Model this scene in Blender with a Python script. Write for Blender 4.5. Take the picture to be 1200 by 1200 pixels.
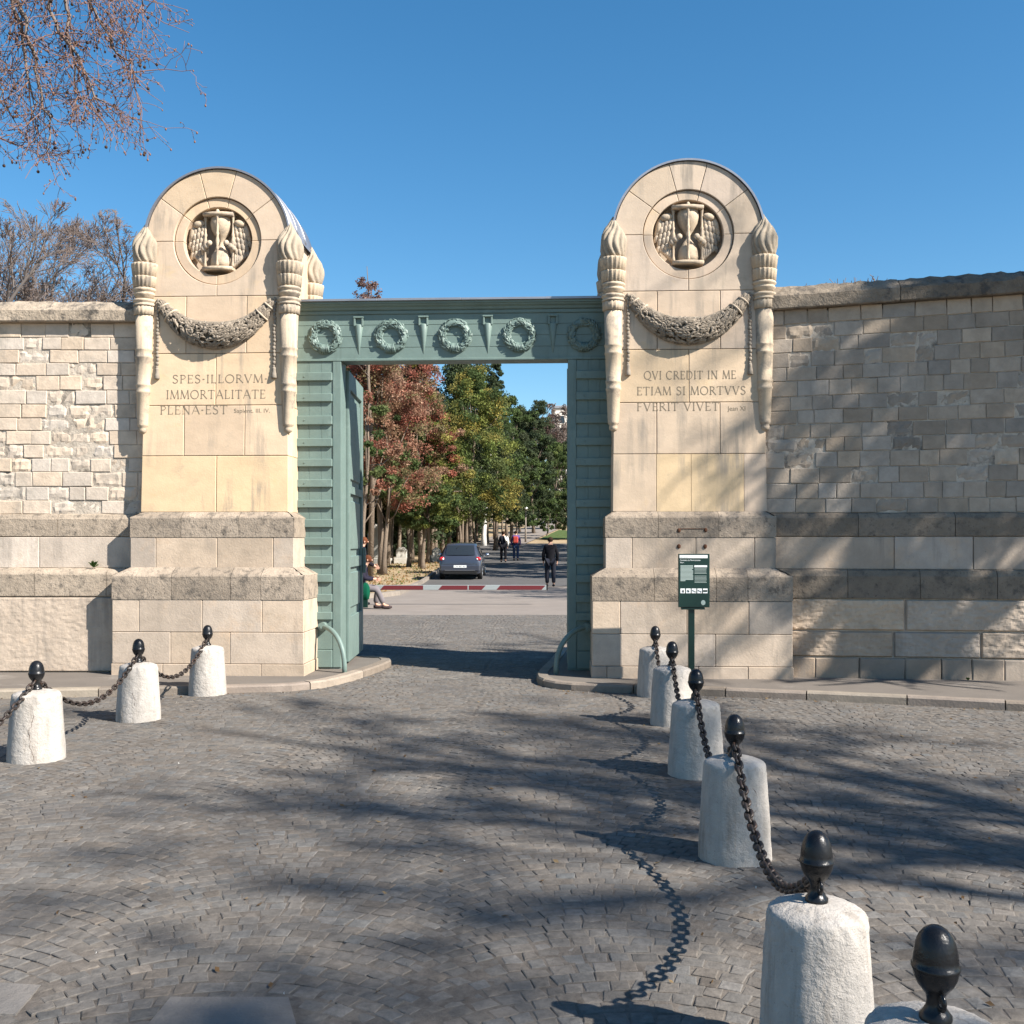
import bpy, bmesh, math, random
import numpy as np
from mathutils import Vector, Matrix, noise

for o in list(bpy.data.objects):
    bpy.data.objects.remove(o)
S = bpy.context.scene
C = S.collection
PI = math.pi

# ------------------------------------------------------------------ camera, sky, sun, exposure
cam_d = bpy.data.cameras.new('camera')
cam = bpy.data.objects.new('camera', cam_d)
C.objects.link(cam)
cam.location = (0, 0, 1.6)
cam.rotation_euler = (PI / 2, 0, 0)
cam_d.sensor_width = 36
cam_d.lens = 36
cam_d.shift_y = 35 / 1200
cam_d.clip_start = 0.05
cam_d.clip_end = 3000
S.camera = cam

SUN = Vector((0.73, -0.43, 0.69)).normalized()
world = bpy.data.worlds.new('World')
S.world = world
world.use_nodes = True
wn = world.node_tree
bg = wn.nodes['Background']
sky = wn.nodes.new('ShaderNodeTexSky')
sky.sky_type = 'NISHITA'
sky.sun_disc = False
sky.sun_elevation = math.asin(SUN.z)
sky.sun_rotation = math.atan2(SUN.x, SUN.y)
sky.altitude = 50
sky.air_density = 1.0
sky.dust_density = 0.35
sky.ozone_density = 3.0
hs = wn.nodes.new('ShaderNodeHueSaturation')
hs.inputs['Saturation'].default_value = 1.28
hs.inputs['Hue'].default_value = 0.493
wn.links.new(sky.outputs[0], hs.inputs['Color'])
wn.links.new(hs.outputs[0], bg.inputs[0])
bg.inputs[1].default_value = 0.073
sd = bpy.data.lights.new('sun', 'SUN')
sd.energy = 5.0
sd.angle = math.radians(0.55)
sd.color = (1.0, 0.94, 0.86)
so = bpy.data.objects.new('sun', sd)
C.objects.link(so)
so.rotation_euler = SUN.to_track_quat('Z', 'Y').to_euler()
so.location = (20, -10, 20)
S.view_settings.view_transform = 'Standard'
S.view_settings.look = 'None'
S.view_settings.exposure = 1.22
S.view_settings.gamma = 1.0
S.view_settings.use_curve_mapping = False
S.cycles.max_bounces = 6
S.cycles.use_denoising = True

# ------------------------------------------------------------------ helpers
def tag(o, label=None, cat=None, group=None, kind=None):
    if label: o['label'] = label
    if cat: o['category'] = cat
    if group: o['group'] = group
    if kind: o['kind'] = kind
    return o

INV = {}
def empty(name, loc, rz=0, label=None, cat=None, group=None):
    o = bpy.data.objects.new(name, None)
    o.empty_display_size = 0.2
    C.objects.link(o)
    o.location = loc
    o.rotation_euler = (0, 0, rz)
    INV[o.name] = (Matrix.Translation(loc) @ Matrix.Rotation(rz, 4, 'Z')).inverted()
    return tag(o, label, cat, group)

def raw_mesh(name, V, F, cols=None, smooth=False, mat=None, nv=None):
    """V (n,3); F list of tuples or an (m,k) array"""
    me = bpy.data.meshes.new(name)
    V = np.asarray(V, dtype=np.float32)
    if isinstance(F, np.ndarray):
        m, k = F.shape
        li = F.astype(np.int32).ravel(); tot = np.full(m, k, np.int32)
    else:
        m = len(F)
        tot = np.array([len(f) for f in F], np.int32)
        li = np.array([i for f in F for i in f], np.int32)
    me.vertices.add(len(V)); me.vertices.foreach_set('co', V.ravel())
    me.loops.add(len(li)); me.loops.foreach_set('vertex_index', li)
    me.polygons.add(m)
    st = np.zeros(m, np.int32); st[1:] = np.cumsum(tot)[:-1]
    me.polygons.foreach_set('loop_start', st)
    me.polygons.foreach_set('loop_total', tot)
    if isinstance(smooth, bool):
        sm = np.full(m, smooth, bool)
    else:
        sm = np.array(smooth, bool)
    me.polygons.foreach_set('use_smooth', sm)
    if cols is not None:
        a = me.attributes.new('Col', 'FLOAT_COLOR', 'FACE')
        cc = np.ones((m, 4), np.float32); cc[:, :3] = np.asarray(cols, np.float32)
        a.data.foreach_set('color', cc.ravel())
    me.update(calc_edges=True)
    me.validate()
    if mat: me.materials.append(mat)
    return me

class MB:
    def __init__(s, M=None):
        s.v = []; s.f = []; s.c = []; s.s = []
        s.M = M or Matrix.Identity(4)
        s.xf = None
    def pt(s, p):
        if s.xf: p = s.xf(p)
        s.v.append(tuple(s.M @ Vector(p))); return len(s.v) - 1
    def pts(s, ps): return [s.pt(p) for p in ps]
    def face(s, idx, col=(1, 1, 1), sm=False):
        s.f.append(tuple(idx)); s.c.append(col); s.s.append(sm)
    def box(s, x0, x1, y0, y1, z0, z1, col=(1, 1, 1), b=0.0):
        if b <= 0:
            i = s.pts([(x0,y0,z0),(x1,y0,z0),(x1,y1,z0),(x0,y1,z0),(x0,y0,z1),(x1,y0,z1),(x1,y1,z1),(x0,y1,z1)])
            for q in ((0,3,2,1),(4,5,6,7),(0,1,5,4),(1,2,6,5),(2,3,7,6),(3,0,4,7)):
                s.face([i[k] for k in q], col)
            return
        # chamfered box: 24 verts
        X = (x0, x1); Y = (y0, y1); Z = (z0, z1); d = {}
        for a in (0, 1):
            for bb in (0, 1):
                for c in (0, 1):
                    sx = b if a == 0 else -b; sy = b if bb == 0 else -b; sz = b if c == 0 else -b
                    d[a,bb,c,0] = s.pt((X[a], Y[bb]+sy, Z[c]+sz))
                    d[a,bb,c,1] = s.pt((X[a]+sx, Y[bb], Z[c]+sz))
                    d[a,bb,c,2] = s.pt((X[a]+sx, Y[bb]+sy, Z[c]))
        def F(*k, flip=False):
            q = [d[x] for x in k]
            s.face(q[::-1] if flip else q, col)
        for a in (0, 1): F((a,0,0,0),(a,1,0,0),(a,1,1,0),(a,0,1,0), flip=(a == 0))
        for bb in (0, 1): F((0,bb,0,1),(1,bb,0,1),(1,bb,1,1),(0,bb,1,1), flip=(bb == 1))
        for c in (0, 1): F((0,0,c,2),(1,0,c,2),(1,1,c,2),(0,1,c,2), flip=(c == 0))
        for bb in (0, 1):
            for c in (0, 1): F((0,bb,c,1),(1,bb,c,1),(1,bb,c,2),(0,bb,c,2), flip=(bb == c))
        for a in (0, 1):
            for c in (0, 1): F((a,0,c,0),(a,1,c,0),(a,1,c,2),(a,0,c,2), flip=(a != c))
        for a in (0, 1):
            for bb in (0, 1): F((a,bb,0,0),(a,bb,1,0),(a,bb,1,1),(a,bb,0,1), flip=(a == bb))
        for a in (0, 1):
            for bb in (0, 1):
                for c in (0, 1): F((a,bb,c,0),(a,bb,c,1),(a,bb,c,2), flip=((a+bb+c) % 2 == 0))
    def prism(s, poly, z0, z1, col=(1, 1, 1), bottom=True):
        n = len(poly)
        a = s.pts([(p[0], p[1], z0) for p in poly]); t = s.pts([(p[0], p[1], z1) for p in poly])
        s.face(t, col)
        if bottom: s.face(a[::-1], col)
        for k in range(n):
            j = (k + 1) % n
            s.face((a[k], a[j], t[j], t[k]), col)
    def tube(s, path, rad, n=8, col=(1, 1, 1), cap=True, sm=True, flat=1.0):
        path = [Vector(p) for p in path]
        m = len(path)
        if not hasattr(rad, '__len__'): rad = [rad] * m
        ref = None; rings = []
        for k in range(m):
            t = (path[min(k+1, m-1)] - path[max(k-1, 0)])
            if t.length < 1e-9: t = Vector((0, 0, 1))
            t.normalize()
            if ref is None:
                ref = Vector((0, 0, 1)) if abs(t.z) < 0.9 else Vector((1, 0, 0))
            a = (ref - t * ref.dot(t)).normalized(); ref = a
            b = t.cross(a)
            rings.append(s.pts([path[k] + (a * math.cos(2*PI*j/n) * flat + b * math.sin(2*PI*j/n)) * rad[k] for j in range(n)]))
        for k in range(m - 1):
            for j in range(n):
                i = (j + 1) % n
                s.face((rings[k][j], rings[k][i], rings[k+1][i], rings[k+1][j]), col, sm)
        if cap:
            s.face(rings[0][::-1], col); s.face(rings[-1], col)
    def ring(s, path, r, n=6, col=(1, 1, 1)):
        """closed tube"""
        path = [Vector(p) for p in path]; m = len(path)
        nrm = (path[1]-path[0]).cross(path[m//3]-path[0]).normalized()
        rings = []
        for k in range(m):
            t = (path[(k+1) % m] - path[k-1]).normalized()
            a = nrm; b = t.cross(a)
            rings.append(s.pts([path[k] + (a * math.cos(2*PI*j/n) + b * math.sin(2*PI*j/n)) * r for j in range(n)]))
        for k in range(m):
            q = rings[(k+1) % m]
            for j in range(n):
                i = (j + 1) % n
                s.face((rings[k][j], rings[k][i], q[i], q[j]), col, True)
    def lathe(s, prof, c=(0, 0, 0), n=24, col=(1, 1, 1), fn=None, sm=True, colfn=None):
        """prof [(r,z)], fn(r,z,ang)->r"""
        rings = []
        for (r, z) in prof:
            rr = []
            for j in range(n):
                a = 2*PI*j/n
                q = fn(r, z, a) if fn else r
                rr.append(s.pt((c[0] + q*math.cos(a), c[1] + q*math.sin(a), c[2] + z)))
            rings.append(rr)
        for k in range(len(prof) - 1):
            for j in range(n):
                i = (j + 1) % n
                s.face((rings[k][j], rings[k][i], rings[k+1][i], rings[k+1][j]), col, sm)
        s.face(rings[0][::-1], col, False); s.face(rings[-1], col, False)
    def blob(s, c, r, R=None, n=6, m=4, col=(1, 1, 1), sm=True):
        """ellipsoid with radii r, rotation R (3x3)"""
        c = Vector(c); R = R or Matrix.Identity(3)
        top = s.pt(c + R @ Vector((0, 0, r[2]))); bot = s.pt(c - R @ Vector((0, 0, r[2])))
        rings = []
        for k in range(1, m):
            th = PI*k/m
            rings.append(s.pts([c + R @ Vector((r[0]*math.sin(th)*math.cos(2*PI*j/n), r[1]*math.sin(th)*math.sin(2*PI*j/n), r[2]*math.cos(th))) for j in range(n)]))
        for j in range(n):
            i = (j+1) % n
            s.face((top, rings[0][j], rings[0][i]), col, sm)
            s.face((bot, rings[-1][i], rings[-1][j]), col, sm)
            for k in range(m-2):
                s.face((rings[k][j], rings[k+1][j], rings[k+1][i], rings[k][i]), col, sm)
    def block(s, poly, y, depth, bevel=0.006, gap=0.003, col=(1, 1, 1)):
        """stone: poly [(u,z)] counter-clockwise seen from the front (-y side), chamfered front edge"""
        def inset(P, d):
            n = len(P); out = []
            for k in range(n):
                p0 = Vector(P[k-1]); p1 = Vector(P[k]); p2 = Vector(P[(k+1) % n])
                e1 = (p1-p0); e2 = (p2-p1)
                if e1.length < 1e-6: e1 = e2
                if e2.length < 1e-6: e2 = e1
                e1.normalize(); e2.normalize()
                n1 = Vector((-e1.y, e1.x)); n2 = Vector((-e2.y, e2.x))
                b = (n1+n2); b = b.normalized() if b.length > 1e-6 else n1
                out.append(p1 + b * (d / max(0.35, b.dot(n1))))
            return out
        O = inset(poly, gap); I = inset(poly, gap + bevel)
        a = s.pts([(p[0], y, p[1]) for p in I])
        b = s.pts([(p[0], y + bevel*0.8, p[1]) for p in O])
        c = s.pts([(p[0], y + depth, p[1]) for p in O])
        n = len(poly)
        s.face(a, col)
        for k in range(n):
            j = (k+1) % n
            s.face((b[k], b[j], a[j], a[k]), col); s.face((c[k], c[j], b[j], b[k]), col)
    def add_mesh(s, V, F, col=(1, 1, 1), sm=False):
        o = len(s.v)
        for p in V: s.pt(p)
        for f in F: s.face([o + i for i in f], col, sm)
    def build(s, name, mat, parent=None, at=None):
        V = np.array(s.v, dtype=np.float64)
        if parent is not None:
            inv = INV[parent.name]
        elif at is not None:
            inv = Matrix.Translation(at).inverted()
        else:
            inv = Matrix.Identity(4)
        A = np.array(inv)
        V = V @ A[:3, :3].T + A[:3, 3]
        me = raw_mesh(name, V, s.f, s.c, s.s, mat)
        o = bpy.data.objects.new(name, me); C.objects.link(o)
        if parent is not None: o.parent = parent
        elif at is not None: o.location = at
        INV[o.name] = inv
        return o

def copy_tree(o, loc=None, rz=None, label=None, parent=None):
    c = o.copy(); C.objects.link(c)
    if parent is not None: c.parent = parent
    if loc is not None: c.location = loc
    if rz is not None: c.rotation_euler = (0, 0, rz)
    if label: c['label'] = label
    for ch in list(o.children): copy_tree(ch, parent=c)
    return c

def np_obj(name, V, F, cols, mat, parent=None, smooth=False, at=None):
    V = np.asarray(V, dtype=np.float64)
    inv = INV[parent.name] if parent is not None else (Matrix.Translation(at).inverted() if at is not None else Matrix.Identity(4))
    A = np.array(inv)
    V = V @ A[:3, :3].T + A[:3, 3]
    me = raw_mesh(name, V, F, cols, smooth, mat)
    o = bpy.data.objects.new(name, me); C.objects.link(o)
    if parent is not None: o.parent = parent
    elif at is not None: o.location = at
    INV[o.name] = inv
    return o

# ------------------------------------------------------------------ materials
def lin(r, g, b):
    f = lambda c: (c/255/12.92) if c/255 <= 0.04045 else ((c/255+0.055)/1.055)**2.4
    return (f(r), f(g), f(b))

def mk(name, base=(.5, .5, .5), attr=False, rough=.85, spec=.3, metal=0.0, var=0.0, vscale=3.0,
       speck=None, stain=None, bump=(), leaf=False, coat=0.0, roughvar=0.0, stretch=None, streak=None):
    """attr: multiply base by the per-stone colour; speck/stain: (colour, scale, threshold, strength)"""
    m = bpy.data.materials.new(name); m.use_nodes = True
    nt = m.node_tree; N = nt.nodes; L = nt.links
    bs = N['Principled BSDF']
    bs.inputs['Roughness'].default_value = rough
    bs.inputs['Metallic'].default_value = metal
    bs.inputs['Specular IOR Level'].default_value = spec
    if coat: bs.inputs['Coat Weight'].default_value = coat; bs.inputs['Coat Roughness'].default_value = .08
    geo = N.new('ShaderNodeNewGeometry')
    pos = geo.outputs['Position']
    if stretch:
        mp = N.new('ShaderNodeMapping'); mp.inputs['Scale'].default_value = stretch
        L.new(pos, mp.inputs['Vector']); pos_s = mp.outputs[0]
    else: pos_s = pos
    col = None
    rgb = N.new('ShaderNodeRGB'); rgb.outputs[0].default_value = (*base, 1); col = rgb.outputs[0]
    def mix(a, b, fac, mode='MIX'):
        x = N.new('ShaderNodeMix'); x.data_type = 'RGBA'; x.blend_type = mode
        if isinstance(fac, (int, float)): x.inputs[0].default_value = fac
        else: L.new(fac, x.inputs[0])
        for s_, v in ((6, a), (7, b)):
            if isinstance(v, tuple): x.inputs[s_].default_value = (*v, 1)
            else: L.new(v, x.inputs[s_])
        return x.outputs[2]
    def nz(scale, detail=4, rough_=.6, src=None):
        t = N.new('ShaderNodeTexNoise'); t.inputs['Scale'].default_value = scale
        t.inputs['Detail'].default_value = detail; t.inputs['Roughness'].default_value = rough_
        L.new(src or pos, t.inputs['Vector']); return t.outputs['Fac']
    def ramp(x, lo, hi, a=0.0, b=1.0):
        r = N.new('ShaderNodeMapRange'); r.inputs[1].default_value = lo; r.inputs[2].default_value = hi
        r.inputs[3].default_value = a; r.inputs[4].default_value = b
        L.new(x, r.inputs[0]); return r.outputs[0]
    if attr:
        at = N.new('ShaderNodeAttribute'); at.attribute_name = 'Col'
        col = mix(col, at.outputs['Color'], 1.0, 'MULTIPLY')
    if var:
        v = ramp(nz(vscale, 6, .65, pos_s), .25, .75, 1-var, 1+var)
        cv = N.new('ShaderNodeCombineColor')
        for k in range(3): L.new(v, cv.inputs[k])
        col = mix(col, cv.outputs[0], 1.0, 'MULTIPLY')
    for st in ([stain] if stain and not isinstance(stain, list) else (stain or [])):
        f = ramp(nz(st[1], 7, .7, pos_s), st[2], st[2]+.12, 0, st[3])
        col = mix(col, st[0], f)
    if streak:
        mp2 = N.new('ShaderNodeMapping'); mp2.inputs['Scale'].default_value = (1, 1, .10)
        L.new(pos, mp2.inputs['Vector'])
        f1 = ramp(nz(streak[1], 5, .65, mp2.outputs[0]), streak[2], streak[2]+.14, 0, streak[3])
        f2 = ramp(nz(1.1, 3, .6), .42, .60)
        mm = N.new('ShaderNodeMath'); mm.operation = 'MULTIPLY'; L.new(f1, mm.inputs[0]); L.new(f2, mm.inputs[1])
        col = mix(col, streak[0], mm.outputs[0])
    if speck:
        f = ramp(nz(speck[1], 5, .75), speck[2], speck[2]+.06, 0, speck[3])
        col = mix(col, speck[0], f)
    L.new(col, bs.inputs['Base Color'])
    if roughvar:
        L.new(ramp(nz(20, 4), .3, .7, rough-roughvar, rough+roughvar), bs.inputs['Roughness'])
    last = None
    for (sc, dist) in bump:
        b = N.new('ShaderNodeBump'); b.inputs['Strength'].default_value = 1.0
        b.inputs['Distance'].default_value = dist
        L.new(nz(sc, 5, .6), b.inputs['Height'])
        if last: L.new(last, b.inputs['Normal'])
        last = b.outputs[0]
    if last: L.new(last, bs.inputs['Normal'])
    if leaf:
        tr = N.new('ShaderNodeBsdfTranslucent'); L.new(col, tr.inputs[0])
        ms = N.new('ShaderNodeMixShader'); ms.inputs[0].default_value = .42
        L.new(bs.outputs[0], ms.inputs[1]); L.new(tr.outputs[0], ms.inputs[2])
        L.new(ms.outputs[0], N['Material Output'].inputs[0])
    return m

M = {}
M['cream'] = mk('cream limestone', (.56, .452, .345), True, .9, .2, var=.12, vscale=2.5, bump=((55, .0014), (7, .003)),
                stain=[((.36, .30, .22), 3.2, .60, .45), ((.60, .43, .22), 1.7, .60, .4)], speck=((.16, .12, .08), 60, .70, .7), stretch=(1, 1, 1.8), streak=((.24, .21, .175), 7, .50, .75))
M['carved'] = mk('carved limestone', (.50, .41, .31), True, .92, .2, var=.18, vscale=5, bump=((60, .003),),
                 stain=((.20, .175, .15), 5, .51, .75), streak=((.18, .16, .14), 14, .50, .65))
M['grey_carved'] = mk('weathered carved limestone', (.27, .23, .185), True, .92, .2, var=.25, vscale=7, bump=((60, .003),))
M['plinth'] = mk('plinth limestone', (.50, .41, .325), True, .92, .2, var=.18, vscale=4, bump=((45, .003), (9, .004)),
                 stain=[((.30, .25, .19), 5, .58, .5), ((.52, .36, .23), 1.6, .56, .4)], streak=((.22, .19, .16), 5, .52, .65), speck=((.10, .085, .07), 34, .645, .75))
M['plinth_top'] = mk('weathered top stone', (.36, .30, .24), True, .95, .15, var=.22, vscale=6, bump=((22, .010), (60, .005)),
                stain=[((.10, .088, .075), 9, .52, .8), ((.17, .145, .12), 2.5, .56, .5)], speck=((.06, .05, .045), 30, .60, .85))
M['flame'] = mk('carved flame stone', (.34, .29, .23), True, .92, .2, var=.2, vscale=6, bump=((60, .003),), stain=((.16, .14, .12), 7, .55, .6))
M['wall'] = mk('wall limestone', (.48, .40, .32), True, .95, .15, var=.22, vscale=6, bump=((40, .003), (12, .006)),
               stain=[((.30, .265, .22), 1.3, .55, .55), ((.20, .175, .15), 3.2, .60, .5)], streak=((.20, .18, .155), 3, .54, .5), speck=((.12, .10, .08), 30, .66, .6))
M['mortar'] = mk('wall mortar', (.44, .38, .31), False, .95, .1, var=.3, vscale=9, bump=((30, .01),), stain=((.1, .085, .07), 3, .52, .8))
M['coping'] = mk('coping stone', (.33, .28, .225), True, .95, .15, var=.3, vscale=5, bump=((18, .02), (50, .006)),
                 stain=[((.07, .065, .06), 6, .52, .85), ((.10, .095, .085), 1.2, .52, .5)])
M['letter'] = mk('incised letter', (.20, .165, .12), False, .95, .1, var=.2, vscale=20)
M['green'] = mk('green gate paint', (.143, .200, .178), False, .5, .4, var=.10, vscale=3, bump=((90, .0006), (5, .004)),
                stain=((.21, .275, .245), 4, .57, .45), streak=((.085, .115, .10), 12, .55, .55), roughvar=.1)
M['zinc'] = mk('zinc sheet', (.30, .31, .34), False, .42, .5, metal=.6, var=.15, vscale=4, bump=((6, .004),))
M['dark_green'] = mk('dark green enamel', (.006, .026, .021), False, .3, .5, var=.05)
M['white'] = mk('white print', (.75, .76, .74), False, .5, .4)
M['pale_print'] = mk('pale green print', (.30, .36, .33), False, .5, .4)
M['black_iron'] = mk('black painted iron', (.010, .010, .011), False, .3, .35, bump=((60, .0015), (18, .002)), roughvar=.1, var=.3, vscale=20)
M['chain'] = mk('rusty chain iron', (.032, .024, .020), False, .5, .5, metal=.3, var=.5, vscale=30, bump=((90, .002),),
                stain=((.07, .035, .022), 14, .52, .7))
M['bollard'] = mk('bollard stone', (.41, .375, .335), False, .92, .2, var=.2, vscale=12, bump=((150, .003), (60, .005), (22, .007)), stretch=(1, 1, .35), streak=((.22, .185, .15), 16, .52, .6),
                  speck=((.17, .15, .13), 48, .64, .8), stain=[((.27, .24, .205), 7, .56, .6), ((.56, .53, .48), 4, .60, .5)])
M['cobble'] = mk('cobble stone', (.122, .111, .099), True, .9, .2, var=.34, vscale=24, bump=((70, .003), (25, .004)),
                 stain=[((.24, .215, .185), 1.1, .56, .5), ((.085, .08, .078), .6, .55, .5)], speck=((.42, .40, .37), 55, .72, .5))
M['joint'] = mk('joint sand', (.115, .10, .086), False, .95, .1, var=.4, vscale=20, bump=((90, .004),), stain=((.19, .17, .145), 1.4, .5, .7))
M['asphalt'] = mk('pavement asphalt', (.14, .122, .105), False, .9, .25, var=.14, vscale=2, bump=((160, .002),),
                  stain=((.28, .25, .22), 1.5, .58, .5), speck=((.33, .30, .27), 120, .66, .6))
M['forecourt'] = mk('worn pinkish asphalt', (.215, .185, .16), False, .9, .2, var=.12, vscale=1.2, bump=((60, .003),),
                    stain=((.23, .20, .18), .7, .57, .5))
M['road'] = mk('dark road asphalt', (.095, .09, .086), False, .85, .25, var=.15, vscale=1.2, bump=((50, .003),))
M['kerb'] = mk('granite kerb', (.24, .205, .17), True, .85, .3, var=.2, vscale=8, bump=((50, .005),), speck=((.12, .10, .09), 40, .62, .6))
M['slab'] = mk('patch slab', (.17, .155, .14), True, .9, .2, var=.2, vscale=6, bump=((40, .006),), stain=((.13, .12, .11), 2.2, .55, .6))
M['earth'] = mk('sandy ground', (.33, .25, .155), False, .95, .1, var=.3, vscale=.8, bump=((8, .05),),
                stain=[((.16, .12, .07), .5, .52, .8), ((.07, .10, .03), .25, .60, .7)])
M['street'] = mk('street paving', (.15, .135, .12), False, .9, .2, var=.25, vscale=9, bump=((12, .02),))
M['lawn'] = mk('lawn', (.075, .105, .035), False, .95, .1, var=.3, vscale=2, bump=((20, .03),))
M['bark'] = mk('bark', (.16, .125, .095), False, .95, .1, var=.4, vscale=4, bump=((12, .03),), stretch=(1, 1, .2))
M['pale_bark'] = mk('pale birch bark', (.62, .60, .56), False, .9, .1, var=.2, vscale=4, speck=((.05, .05, .05), 5, .62, .9))
M['plane_bark'] = mk('plane tree bark', (.24, .20, .15), False, .9, .15, var=.3, vscale=3, stain=((.42, .38, .28), 2.5, .55, .8))
M['twig'] = mk('bare twig', (.17, .135, .115), True, .9, .1)
M['grey_twig'] = mk('grey bare twig', (.15, .13, .12), True, .9, .1)
M['leaf'] = mk('foliage', (1, 1, 1), True, .75, .12, leaf=True)
M['car'] = mk('grey blue car paint', (.055, .063, .085), False, .28, .5, metal=.4, coat=.8)
M['glass'] = mk('dark glass', (.02, .025, .03), False, .06, .6)
M['rubber'] = mk('rubber', (.015, .015, .015), False, .8, .2)
M['chrome'] = mk('bright metal', (.55, .55, .56), False, .25, .5, metal=.9)
M['redlens'] = mk('red lamp lens', (.45, .02, .025), False, .15, .6)
M['redwhite_r'] = mk('barrier red', (.12, .018, .022), False, .5, .4)
M['redwhite_w'] = mk('barrier white', (.27, .30, .30), False, .5, .4)
M['skin'] = mk('skin', (.52, .30, .21), False, .6, .3)
M['rust'] = mk('rusty iron', (.10, .045, .025), False, .9, .2, var=.3, vscale=40)
M['grave'] = mk('grave stone', (.42, .40, .36), True, .9, .2, var=.25, vscale=2, bump=((15, .02),))
M['facade'] = mk('pale facade', (.62, .58, .52), False, .9, .2, var=.05, vscale=.5)
M['roofing'] = mk('roof zinc', (.22, .24, .27), False, .6, .3)
def cloth(r, g, b):
    k = 'cloth_%d_%d_%d' % (r, g, b)
    if k not in M: M[k] = mk('cloth', lin(r, g, b), False, .95, .1, var=.1, vscale=30)
    return M[k]

# ------------------------------------------------------------------ image measuring helpers
F_ = 1200.0
def W(x, y, d):
    return Vector(((x-600)/F_*d, d, 1.6 + (635-y)/F_*d))
def gnd(x, y, z=0.0):
    d = F_*(1.6-z)/(y-635)
    return Vector(((x-600)/F_*d, d, z))
class Frame:
    def __init__(s, O, deg):
        a = math.radians(deg)
        s.rz = a
        s.O = Vector((O[0], O[1], 0)); s.U = Vector((math.cos(a), math.sin(a), 0)); s.B = Vector((-math.sin(a), math.cos(a), 0))
        s.M = Matrix.Translation(s.O) @ Matrix.Rotation(a, 4, 'Z')
    def hit(s, x, y, c=0.0):
        r = Vector(((x-600)/F_, 1, (635-y)/F_))
        t = (c + s.O.dot(s.B)) / r.dot(s.B)
        p = r * t
        return ((p - s.O).dot(s.U), 1.6 + p.z)
    def world(s, u, y, z=0): return s.M @ Vector((u, y, z))
G = Frame((-3.475, 11.95), -2.7)
UR = 5.507
rnd = random.Random(7)

def ground_h(x, y):
    if y < 40: h = 0.0
    elif y < 80: h = .025*(y-40)
    else: h = 1.0 + .048*(y-80)
    if x < -9 and y > 45: h += min(6, (-x-9)*.06*min(1, (y-45)/40))
    return h

# ================================================================== SETTING
def undul(x, y):
    return .012*noise.noise(Vector((x*.55, y*.55, 3.1)))
def grid_sheet(name, xs, ys, hf, mat, kind='structure'):
    V = [(x, y, hf(x, y)) for y in ys for x in xs]
    n = len(xs)
    F = np.array([(j*n+i, j*n+i+1, (j+1)*n+i+1, (j+1)*n+i) for j in range(len(ys)-1) for i in range(n-1)], np.int32)
    o = np_obj(name, V, F, None, mat, smooth=True)
    return tag(o, kind=kind)
xs = [-400, -200, -100, -60, -40] + list(range(-30, 31, 3)) + [40, 60, 100, 200, 400]
ys = [-300, -100, -40] + list(range(-20, 41, 5)) + list(range(45, 200, 8)) + [220, 260, 320, 400, 600, 1000]
grid_sheet('ground', xs, ys, lambda x, y: ground_h(x, y) - .06, M['earth'])
grid_sheet('street', np.linspace(-30, 30, 41), np.linspace(-20, 22.6, 41), lambda x, y: undul(x, y) - .026, M['street'])
yy = np.concatenate([[22.4], np.arange(24, 38, 2.0), [37.2]])
def fore_x(y): return (-7.5, 9.0)
grid_sheet('forecourt', [-7.5, -4, 0, 4, 9], yy, lambda x, y: -.012, M['forecourt'])
ry = np.concatenate([np.arange(37, 92, 2.5)])
grid_sheet('road', [-3.4, 0, 5.2], ry, lambda x, y: ground_h(x, y) + .0, M['road'])
mb = MB()
for (x0, y0, x1, y1) in ((-3.4, 31, -3.4, 88), (5.2, 38, 5.2, 88)):
    y = y0
    while y < y1:
        h0 = ground_h(0, y); h1 = ground_h(0, y+2)
        i = mb.pts([(x0-.15, y, h0-.1), (x0, y, h0-.1), (x0, y+1.98, h1-.1), (x0-.15, y+1.98, h1-.1),
                    (x0-.15, y, h0+.12), (x0, y, h0+.12), (x0, y+1.98, h1+.12), (x0-.15, y+1.98, h1+.12)])
        c = rnd.uniform(.8, 1.15); c = (c, c, c)
        for q in ((4,5,6,7),(0,1,5,4),(1,2,6,5),(2,3,7,6),(3,0,4,7)): mb.face([i[k] for k in q], c)
        y += 2
# rounded return of the avenue kerb towards the gate
for (a, b) in (((-3.4, 31), (-3.8, 29.6)), ((-3.8, 29.6), (-4.7, 28.6)), ((-4.7, 28.6), (-6.5, 28.2))):
    d = Vector((b[0]-a[0], b[1]-a[1], 0)); n = Vector((-d.y, d.x, 0)).normalized()*-.15
    P = [Vector((a[0], a[1], 0)), Vector((b[0], b[1], 0))]
    mb.prism([(P[0].x, P[0].y), (P[0].x+n.x, P[0].y+n.y), (P[1].x+n.x, P[1].y+n.y), (P[1].x, P[1].y)], -.05, .12)
tag(mb.build('avenue_kerb', M['kerb']), kind='structure')
mb = MB()
sp = [(-3.56, 31), (-3.95, 29.7), (-4.8, 28.75), (-9, 28.3), (-9, 60), (-3.56, 60)]
mb.prism([(a, b) for a, b in reversed(sp)][:0] or [(-3.55, 31), (-3.55, 40), (-9, 40), (-9, 28.3), (-4.8, 28.75), (-3.95, 29.7)], -.05, .10)
tag(mb.build('avenue_verge', M['earth']), kind='structure')
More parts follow.
